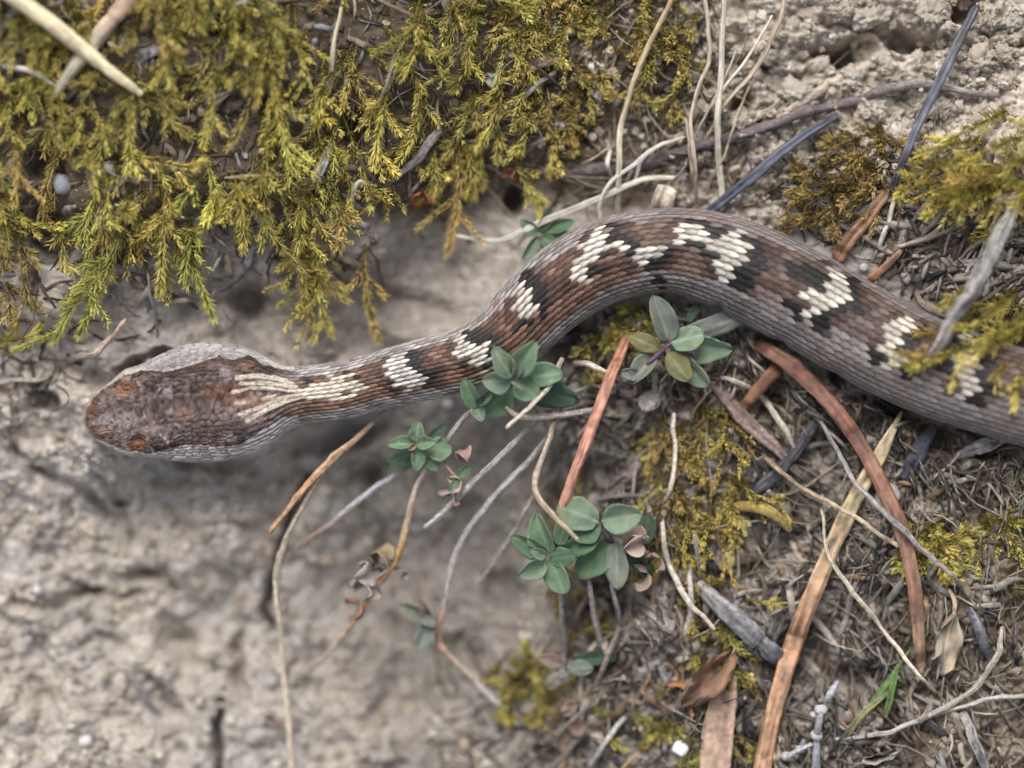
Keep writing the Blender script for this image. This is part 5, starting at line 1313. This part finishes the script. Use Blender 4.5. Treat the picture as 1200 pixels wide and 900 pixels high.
def add_leaf(parent, node, centre, width, zn, pitch, colr, var=0, roll=0.0, name='leaf', mat=None, mesh=None):
    if mat is M_dryleaf and mesh is None:
        mesh = leaf_mesh('leaf', colr, .2, .5 if var == 2 else .25, .2, seed=int(centre[0] + centre[1]), crumple=.5, edge=.75)
    """leaf from its node (px) through its centre (px); width px; zn mm; pitch degrees up"""
    dx, dy = centre[0] - node[0], centre[1] - node[1]
    ln = 1.8 * math.hypot(dx, dy); width = width * .84 * (.9 + .2 * ((centre[0] * 13 + centre[1] * 7) % 10) / 10)
    x, y = world_xy(node[0], node[1], zn)
    f = (H - zn * .001) / H
    o = obj(name, mesh or leaf_of(colr, var, int(centre[0] + centre[1]) % 3), mat or M_leaf, parent)
    o.location = (float(x), float(y), zn * .001)
    cp = max(.35, math.cos(math.radians(pitch)))
    sx = ln * K * f / cp
    o.scale = (sx, width * K * f / .80, sx * .9)
    o.rotation_mode = 'XYZ'
    from mathutils import Matrix
    Rm = Matrix.Rotation(math.atan2(-dy, dx), 3, 'Z') @ Matrix.Rotation(-math.radians(pitch), 3, 'Y') @ Matrix.Rotation(roll, 3, 'X')
    o.rotation_euler = Rm.to_euler('XYZ')
    return o

def stem_part(parent, pts, w, cols, absz=True, name='stem', knobs=(), mat=None):
    return stick(name, None, None, pts, w, cols, mat or M_bark, absz, parent=parent, knobs=knobs, wob=.4)

def herb(label, stems, leaves, group=None, name='herb_plant'):
    root = thing(name, label, 'herb', group)
    for pts, w, cols in stems:
        stem_part(root, pts, w, cols)
    for (node, c, w, zn, pitch, colr, var) in leaves:
        add_leaf(root, node, c, w, zn, pitch, colr, var, roll=((node[0] * 7 + c[1] * 3) % 10 - 5) * .09)
    return root

STG = [(.30, .27, .24), (.26, .22, .19)]
# A: rosette against the snake's lower edge
herb('leafy blue-green herb rosette touching the snake\'s neck bend',
     [([(640, 500, 'g'), (622, 470, -2), (603, 444, 4)], (8, 7, 6), [(.32, .28, .24), (.22, .2, .16)]), ([(600, 447, 3.6), (606, 440, 5.4), (612, 436, 6)], (4, 6, 3), [(.3, .3, .26)])],
     [((600, 452), (583, 470), 42, 1.5, 8, G2, 0), ((606, 450), (645, 462), 36, 1.0, 0, GD, 3), ((606, 444), (635, 440), 34, 3.0, 10, G1, 0),
      ((600, 446), (582, 447), 30, 4.0, 22, G3, 1), ((604, 446), (618, 456), 34, 4.2, 15, G1, 0), ((600, 443), (589, 425), 30, 5.0, 28, G3, 1), ((603, 441), (615, 421), 34, 5.0, 30, G1, 1),
      ((601, 444), (606, 434), 10, 5.6, 45, G4, 1), ((601, 444), (607, 450), 9, 5.6, 45, G4, 1)])
herb('small folded herb tip on a grey stalk left of the leafy rosette',
     [([(505, 560, 'g'), (522, 522, -4), (540, 494, -1), (556, 478, 1.5)], (9, 10, 10, 8), [(.27, .24, .22), (.30, .27, .25)])],
     [((560, 478), (551, 461), 26, 2.0, 25, G2, 1), ((556, 474), (561, 484), 20, 1.8, 20, G3, 1), ((558, 473), (570, 464), 12, 2.2, 35, G2, 1)])
# B: small rosette on the long tan stem
herb('small bright green herb rosette topping a long tan stem over the hollow',
     [([(512, 520, -3), (500, 550, -4), (486, 576, -4.5), (477, 611, -5), (466, 652, -6), (443, 684, -8), (410, 733, -11), (382, 768, -14), (352, 793, 'g')], (7, 10, 11, 12, 12, 11, 11, 11, 10), [(.34, .27, .21), (.40, .34, .29), (.42, .32, .24), (.44, .27, .12), (.42, .23, .11), (.43, .25, .13), (.42, .33, .26), (.38, .33, .28), (.36, .31, .26)])],
     [((494, 526), (472, 536), 26, -3.0, 0, GD, 3), ((500, 527), (516, 527), 32, -2.4, 6, G1, 0), ((500, 536), (508, 544), 20, -2.8, 5, G1, 0), ((502, 520), (513, 507), 16, -3.0, 5, GD, 0),
      ((487, 521), (470, 520), 20, -1.2, 16, G1, 1), ((489, 524), (489, 539), 22, -1.2, 12, G1, 0), ((488, 518), (489, 506), 20, -1.0, 25, G1, 1), ((488, 521), (499, 519), 20, -.6, 22, G1, 1), ((487, 520), (483, 524), 7, -.4, 40, PINK, 1)])
# L: broad herb
herb('broad green herb with rounded leaves beside the bright orange needle',
     [([(695, 700, 'in'), (668, 672, -4), (645, 652, -1)], (7, 7, 6), STG), ([(730, 660, 'in'), (715, 632, -2), (700, 612, 1.5)], (8, 10, 8), [(.24, .2, .17), (.2, .16, .17)]),
      ([(655, 676, -2.6), (659, 726, -5.5), (664, 768, 'g')], (6, 8, 9), [(.34, .32, .3)]), ([(690, 676, -3), (696, 720, -6), (704, 760, 'g')], (8, 11, 12), [(.26, .22, .2)]), ([(716, 684, -3), (722, 708, -5), (727, 735, 'g')], (6, 8, 8), [(.36, .34, .32)])],
     [((645, 650), (672, 630), 30, -3.0, 5, GD, 0), ((704, 612), (684, 620), 44, 1.0, 5, G2, 3), ((702, 612), (676, 601), 44, 1.6, 16, G3, 3), ((704, 610), (729, 606), 36, 1.8, 14, G3, 1),
      ((705, 614), (680, 636), 34, .4, 2, G2, 0), ((716, 636), (694, 658), 40, -1.6, 0, G2, 0), ((722, 634), (722, 665), 36, -.6, 6, G4, 3), ((760, 600), (757, 622), 26, -3.0, 0, GD, 0), ((728, 640), (748, 660), 20, -2.4, 0, GD, 0),
      ((645, 648), (634, 625), 34, -.2, 20, G1, 1), ((642, 650), (619, 639), 30, -.4, 14, G2, 0), ((640, 656), (624, 667), 30, .2, 14, G3, 1), ((645, 656), (654, 678), 32, -.2, 6, G1, 0), ((644, 655), (660, 653), 30, .4, 16, G2, 3), ((640, 652), (631, 648), 14, .8, 35, G3, 1), ((655, 640), (660, 622), 24, -.6, 10, G1, 0)])
# N: upper right rosette with purple stem
herb('grey-green herb rosette with purple stem in the snake\'s bend',
     [([(742, 452, 'g'), (758, 428, 0), (774, 412, 1.0), (786, 402, 1.4)], (5, 6, 7, 5), [(.16, .12, .12), (.13, .07, .125), (.15, .075, .15)]), ([(838, 430, 'g'), (815, 415, -1), (788, 404, 1.2)], (6, 6, 5), STG)],
     [((790, 398), (838, 382), 28, -2.0, 5, GRYL, 3), ((782, 404), (824, 408), 34, -1.0, 4, G3, 0), ((784, 400), (775, 373), 34, 1.4, 26, G4, 1), ((786, 402), (807, 396), 38, 1.6, 14, G3, 3), ((776, 410), (754, 401), 22, .6, 12, GY, 3),
      ((782, 412), (796, 431), 30, .8, 6, GY, 3), ((790, 414), (812, 436), 28, -.4, 0, G3, 0), ((770, 416), (752, 433), 26, 0, 8, G4, 1), ((750, 440), (738, 438), 18, -.2, 15, GRYL, 1), ((806, 378), (814, 366), 14, -3, 0, GD, 0)])
# O: dim herb behind the snake
herb('dim little green herb half hidden behind the snake\'s back',
     [([(640, 300, 'in'), (634, 282, -6), (632, 274, -5)], (5, 5, 4), STG)],
     [((632, 274), (620, 266), 18, -5.4, 10, G2, 0), ((632, 276), (622, 292), 20, -6, 5, G3, 0), ((634, 276), (646, 288), 20, -6, 5, G2, 0), ((634, 272), (655, 264), 20, -6, 5, G2, 3), ((632, 272), (640, 258), 16, -5.6, 10, GD, 0), ((640, 280), (660, 278), 16, -6.4, 0, G3, 0)])
# M: greyish low herb
herb('small purplish grey herb under the broad green herb',
     [([(662, 764, 'g'), (660, 780, -7)], (7, 6), [(.3, .28, .26)])],
     [((662, 782), (646, 775), 20, -6.6, 10, PINK, 1), ((662, 784), (657, 787), 20, -6, 25, GRYL, 1), ((664, 782), (681, 783), 22, -6.4, 8, G4, 3), ((668, 776), (699, 772), 22, -7.5, 0, GD, 0)])
# leaves at the elbow of the jointed twig
herb('two dusty green leaves at the orange elbow of the jointed twig',
     [([(514, 748, -11), (508, 730, -10), (500, 725, -9.6)], (5, 5, 4), [(.36, .30, .24)])],
     [((510, 727), (487, 718), 20, -9.8, 8, G4, 1), ((506, 730), (497, 748), 22, -9.6, 4, G4, 0), ((512, 730), (503, 728), 16, -9, 20, GRYL, 1), ((505, 722), (498, 712), 12, -9.4, 30, PINK, 1)])

# dead curled leaves
def curled(colr, seed, turns=.9, width=.5):
    turns = turns * .68; width = width * .85
    nu, nv = 14, 6
    u = np.linspace(0, 1, nu)[:, None]; v = np.linspace(-1, 1, nv)[None, :]
    th = u * turns * 2 * np.pi + .2 * v
    r = .5 - .16 * u
    wd = width * np.sin(np.pi * np.clip(u * .9 + .08, 0, 1)) ** .6
    X = r * np.sin(th) + 0 * v; Zh = .5 - r * np.cos(th) + 0 * v
    Y = wd * v * (1 + .8 * fbm(u * 4, v * 0 + seed, seed + 6, 2)) + .3 * fbm(u * 3, v * 2, seed, 2)
    X = X + .35 * fbm(u * 3, v * 2, seed + 1, 3); Zh = Zh + .35 * fbm(u * 3 + 5, v * 2, seed + 4, 3) + .22 * v ** 2
    V = np.stack([X, Y, Zh], -1).reshape(-1, 3)
    i = np.arange(nu - 1)[:, None] * nv; j = np.arange(nv - 1)[None, :]
    F = np.stack([i + j, i + nv + j, i + nv + j + 1, i + j + 1], -1).reshape(-1, 4)
    c = np.array(colr) * (1 + .5 * fbm(u * 4, v * 3, seed + 2, 3))[..., None] * np.where(np.abs(v) > .9, 1.35, 1.0)[..., None]
    C = c.reshape(-1, 3); n = len(V)
    V2 = V + np.array([0, .03, -.03])
    ring = np.r_[np.arange(nv), (np.arange(1, nu) * nv + nv - 1), ((nu - 1) * nv + np.arange(nv - 1)[::-1]), (np.arange(1, nu - 1)[::-1] * nv)]
    rn = np.roll(ring, -1)
    return mesh_np('curled_leaf', np.vstack([V, V2]), [np.vstack([F, F[:, ::-1] + n, np.stack([ring, rn, rn + n, ring + n], 1)])], np.vstack([C, C]))

def put_curl(parent, px, py, z, size, colr, rz, rx, seed, turns=.9, width=.5):
    o = obj('curled_leaf', curled(colr, seed, turns, width), M_dryleaf, parent)
    x, y = world_xy(px, py, z)
    o.location = (float(x), float(y), z * .001 - size * K * .4)
    s = size * K * 1.4
    o.scale = (s, s, s); o.rotation_euler = (rx, 0, rz)
    return o
r = thing('dry_leaf_cluster', 'cluster of shrivelled grey-brown leaves on the long tan stem', 'dry leaves')
for k, (px, py, s, c, rz) in enumerate([(420, 664, 22, (.40, .36, .33), .3), (438, 664, 24, (.30, .24, .15), 2.2), (410, 688, 24, (.42, .34, .3), 1.2), (405, 702, 20, (.30, .17, .12), .5), (440, 690, 18, (.34, .25, .21), 2.8), (424, 682, 22, (.26, .22, .21), 1.9), (462, 668, 14, (.30, .27, .24), .8)]):
    put_curl(r, px, py, -6.6, s, c, rz, .5 + .3 * k, 300 + k)
stem_part(r, [(420, 672, -7), (440, 676, -7), (456, 668, -6.4)], (4, 5, 5), [(.3, .26, .23)])
r = thing('dry_leaf_cluster', 'curled pinkish dry leaves hanging below the small bright rosette', 'dry leaves')
for k, (px, py, s, c, rz) in enumerate([(540, 540, 22, (.40, .27, .22), 1.9), (525, 560, 20, (.42, .31, .26), .4), (514, 580, 18, (.36, .26, .22), 1.0)]):
    put_curl(r, px, py, -2.6, s, c, rz, .4 + .4 * k, 320 + k, .75, .35)
add_leaf(r, (538, 558), (545, 552), 12, -3, 10, G1, 1); add_leaf(r, (536, 560), (531, 574), 14, -3, 5, G1, 0); stem_part(r, [(514, 534, -3.4), (528, 552, -3.4), (540, 562, -3.2)], (5, 5, 4), [(.3, .22, .18)])
r = thing('dry_leaf_cluster', 'shrivelled pink-brown leaf rolls beside the broad green herb', 'dry leaves')
for k, (px, py, s, c, rz) in enumerate([(738, 632, 26, (.40, .30, .25), .2), (746, 648, 26, (.42, .32, .27), 2.9), (752, 656, 20, (.38, .27, .22), 1.2), (742, 664, 20, (.40, .30, .25), .4)]):
    put_curl(r, px, py, -1.2, s, c, rz, .3 + .5 * k, 340 + k, .9, .4)
stem_part(r, [(720, 640, -3), (738, 646, -2.4), (760, 668, 'in')], (5, 6, 6), [(.27, .22, .19)])
r = thing('dry_leaf_cluster', 'round dead leaves lying in the shaded litter by the slanting twig', 'dry leaves')
for k, (px, py, w, c) in enumerate([(668, 828, 26, (.28, .2, .165)), (650, 848, 24, (.24, .18, .15)), (678, 850, 24, (.31, .23, .19)), (662, 868, 26, (.29, .22, .175)), (640, 862, 18, (.2, .16, .14))]):
    add_leaf(r, (px - 12, py + 6), (px, py), w, float(gz(px, py)) + 1.6, 10, c, (k + 1) % 4, mat=M_dryleaf)
stem_part(r, [(640, 880, 'g'), (668, 846, -8.5), (700, 822, 'g')], (6, 7, 5), [(.24, .2, .17)])
r = thing('dry_leaf_cluster', 'grey withered leaves in the dark gap under the upper herb', 'dry leaves')
for k, (node, c, w, cc) in enumerate([((748, 535), (735, 553), 28, (.25, .21, .19)), ((735, 560), (722, 573), 22, (.22, .19, .175)), ((770, 478), (760, 470), 30, (.36, .34, .32)), ((745, 480), (716, 478), 26, (.38, .36, .32)), ((738, 470), (726, 488), 22, (.4, .36, .31))]):
    add_leaf(r, node, c, w, float(gz(*c)) + 2.0, 8, cc, (k + 2) % 4, mat=M_dryleaf)
stem_part(r, [(740, 590, 'g'), (744, 560, -6), (750, 525, 'g')], (5, 6, 5), [(.3, .27, .24)])
r = thing('dead_leaf', 'folded brown dead leaf standing at the head of the tan strip', 'dead leaf')
BRL = (.30, .19, .13)
add_leaf(r, (858, 765), (825, 800), 38, float(gz(830, 800)) + 3.0, -3, BRL, 2, mat=M_dryleaf, name='blade')
stem_part(r, [(868, 752, 'g'), (858, 766, -2.4)], (4, 4), [(.3, .2, .14)])
stick('dead_leaf', 'long pinkish tan strip of dead leaf beside the small white stone', 'dead leaf', [(857, 770, 'g'), (850, 806, 1.6), (842, 855, 1.4), (836, 930, 'g')], (8, 28, 38, 36), [(.36, .25, .18), (.46, .32, .23), (.48, .34, .25)], M_dryleaf, flat=.16, groove=.14, rough=.05, wob=.5)
r = thing('dead_leaf', 'curled copper-brown leaf scrap on the pale soil by the folded leaf', 'dead leaf')
put_curl(r, 783, 803, float(gz(783, 803)) + 2.2, 36, (.36, .16, .075), .35, 1.2, 371, .55, .55)
r = thing('dead_leaf', 'rusty little leaf scrap under the middle moss', 'dead leaf')
put_curl(r, 481, 240, float(gz(481, 240)) + 2.0, 26, (.30, .11, .065), 1.3, .9, 372, .5, .4)
r = thing('dead_leaf', 'thin rusty leaf scrap tucked below the hanging moss tips', 'dead leaf')
put_curl(r, 590, 197, float(gz(590, 197)) + 2.0, 22, (.28, .12, .075), .2, .7, 373, .5, .35)
r = thing('dead_leaf', 'tiny brown leaf scrap on the clay under the slender root', 'dead leaf')
put_curl(r, 312, 838, float(gz(312, 838)) + 1.6, 26, (.30, .22, .2), .2, 1.0, 374, .5, .35)
r = thing('dead_leaf', 'pale papery curled leaf hanging at the end of the pale rootlet', 'dead leaf')
add_leaf(r, (1118, 720), (1108, 762), 32, float(gz(1108, 762)) + 3.4, -5, (.50, .45, .36), 2, mat=M_dryleaf, name='blade')
stem_part(r, [(1112, 690, 'g'), (1118, 706, 1), (1118, 722, float(gz(1118, 722)) + 3.2)], (6, 8, 6), [(.4, .3, .2)])
r = thing('dead_leaf', 'narrow whitish leaf scrap low in the litter by the jointed stem', 'dead leaf')
add_leaf(r, (1008, 892), (1034, 886), 14, float(gz(1034, 886)) + 1.6, 2, (.46, .42, .35), 2, mat=M_dryleaf, name='blade')

# round yellow seed
r = thing('seed', 'round pale yellow seed with a purple side on the litter', 'seed')
v, f = ICO2
cc = np.where((v[:, :1] < -.1) & (v[:, 1:2] > -.2), np.array([(.22, .12, .13)]), np.array([(.50, .42, .16)]))
o = obj('hull', mesh_np('hull', v * np.array((1, .92, .6)) * 14 * K, f, cc), M_leaf, r)
place(r, 848, 657, .9)

# pale flat wood fragment at the snake's back
stick('wood_chip', 'square pale wood splinter standing behind the snake\'s back', 'wood chip', [(773, 256, 'g'), (777, 240, 2.2), (783, 220, 1.5)], (27, 27, 25), [(.42, .35, .27), (.48, .41, .32)], M_bark, flat=.3, groove=.1, rough=.04, taper=False, stria=.9)

# green grass blades
for k, (lab, pts, w) in enumerate([
    ('fresh green grass blade rising across the pale rootlet', [(1000, 850, 'g'), (1032, 812, 3), (1066, 762, 4.2)], (8, 9, 2)),
    ('shorter green grass blade beside the fresh one', [(1036, 842, 'g'), (1044, 812, 3), (1053, 778, 3.4)], (7, 8, 2)),
    ('bent olive grass blade at the foot of the green ones', [(985, 868, 'g'), (1010, 838, 2.6), (1046, 806, 2)], (6, 8, 3))]):
    stick('grass_shoot', lab, 'grass', pts, w, [(.17, .20, .08), (.13, .22, .07), (.15, .25, .08)] if k < 2 else [(.25, .25, .12)], M_leaf, flat=.3, groove=.15, rough=.03)

# grey-lilac jointed stem
r = thing('jointed_stem', 'lilac grey jointed stem with pale joints and bud tip', 'plant stem')
LIL = (.27, .26, .30); JP = (.42, .40, .40)
for pts, w, c, nm in [([(956, 940, 'g'), (957, 895, 1), (957, 866, 2)], (15, 15, 13), LIL, 'segment'), ([(957, 862, 2), (960, 848, 2.4), (962, 834, 2.6)], (13, 12, 11), (.30, .27, .28), 'segment'),
                      ([(968, 822, 2.8), (974, 812, 3.2), (982, 798, 3.6)], (8, 14, 7), (.36, .36, .41), 'bud'), ([(952, 872, 2), (936, 880, 2), (920, 888, 1.2)], (9, 10, 11), (.34, .32, .33), 'side_branch')]:
    stem_part(r, [(p[0], p[1], p[2] + float(gz(p[0], p[1])) + 1.2 if p[2] != 'g' else 'g') for p in pts], w, [c], name=nm)
for (px, py, rad, dz) in [(957, 862, 7.5, 3.0), (962, 832, 8, 3.6), (954, 838, 5, 3.2), (922, 886, 6.5, 2.2), (938, 878, 5.5, 2.6)]:
    o = obj('joint', rock_mesh('joint', rad, (1, .85, .9), px, JP), M_stone, r)
    z = float(gz(px, py)) + dz; x, y = world_xy(px, py, z)
    o.location = (float(x), float(y), z * .001)
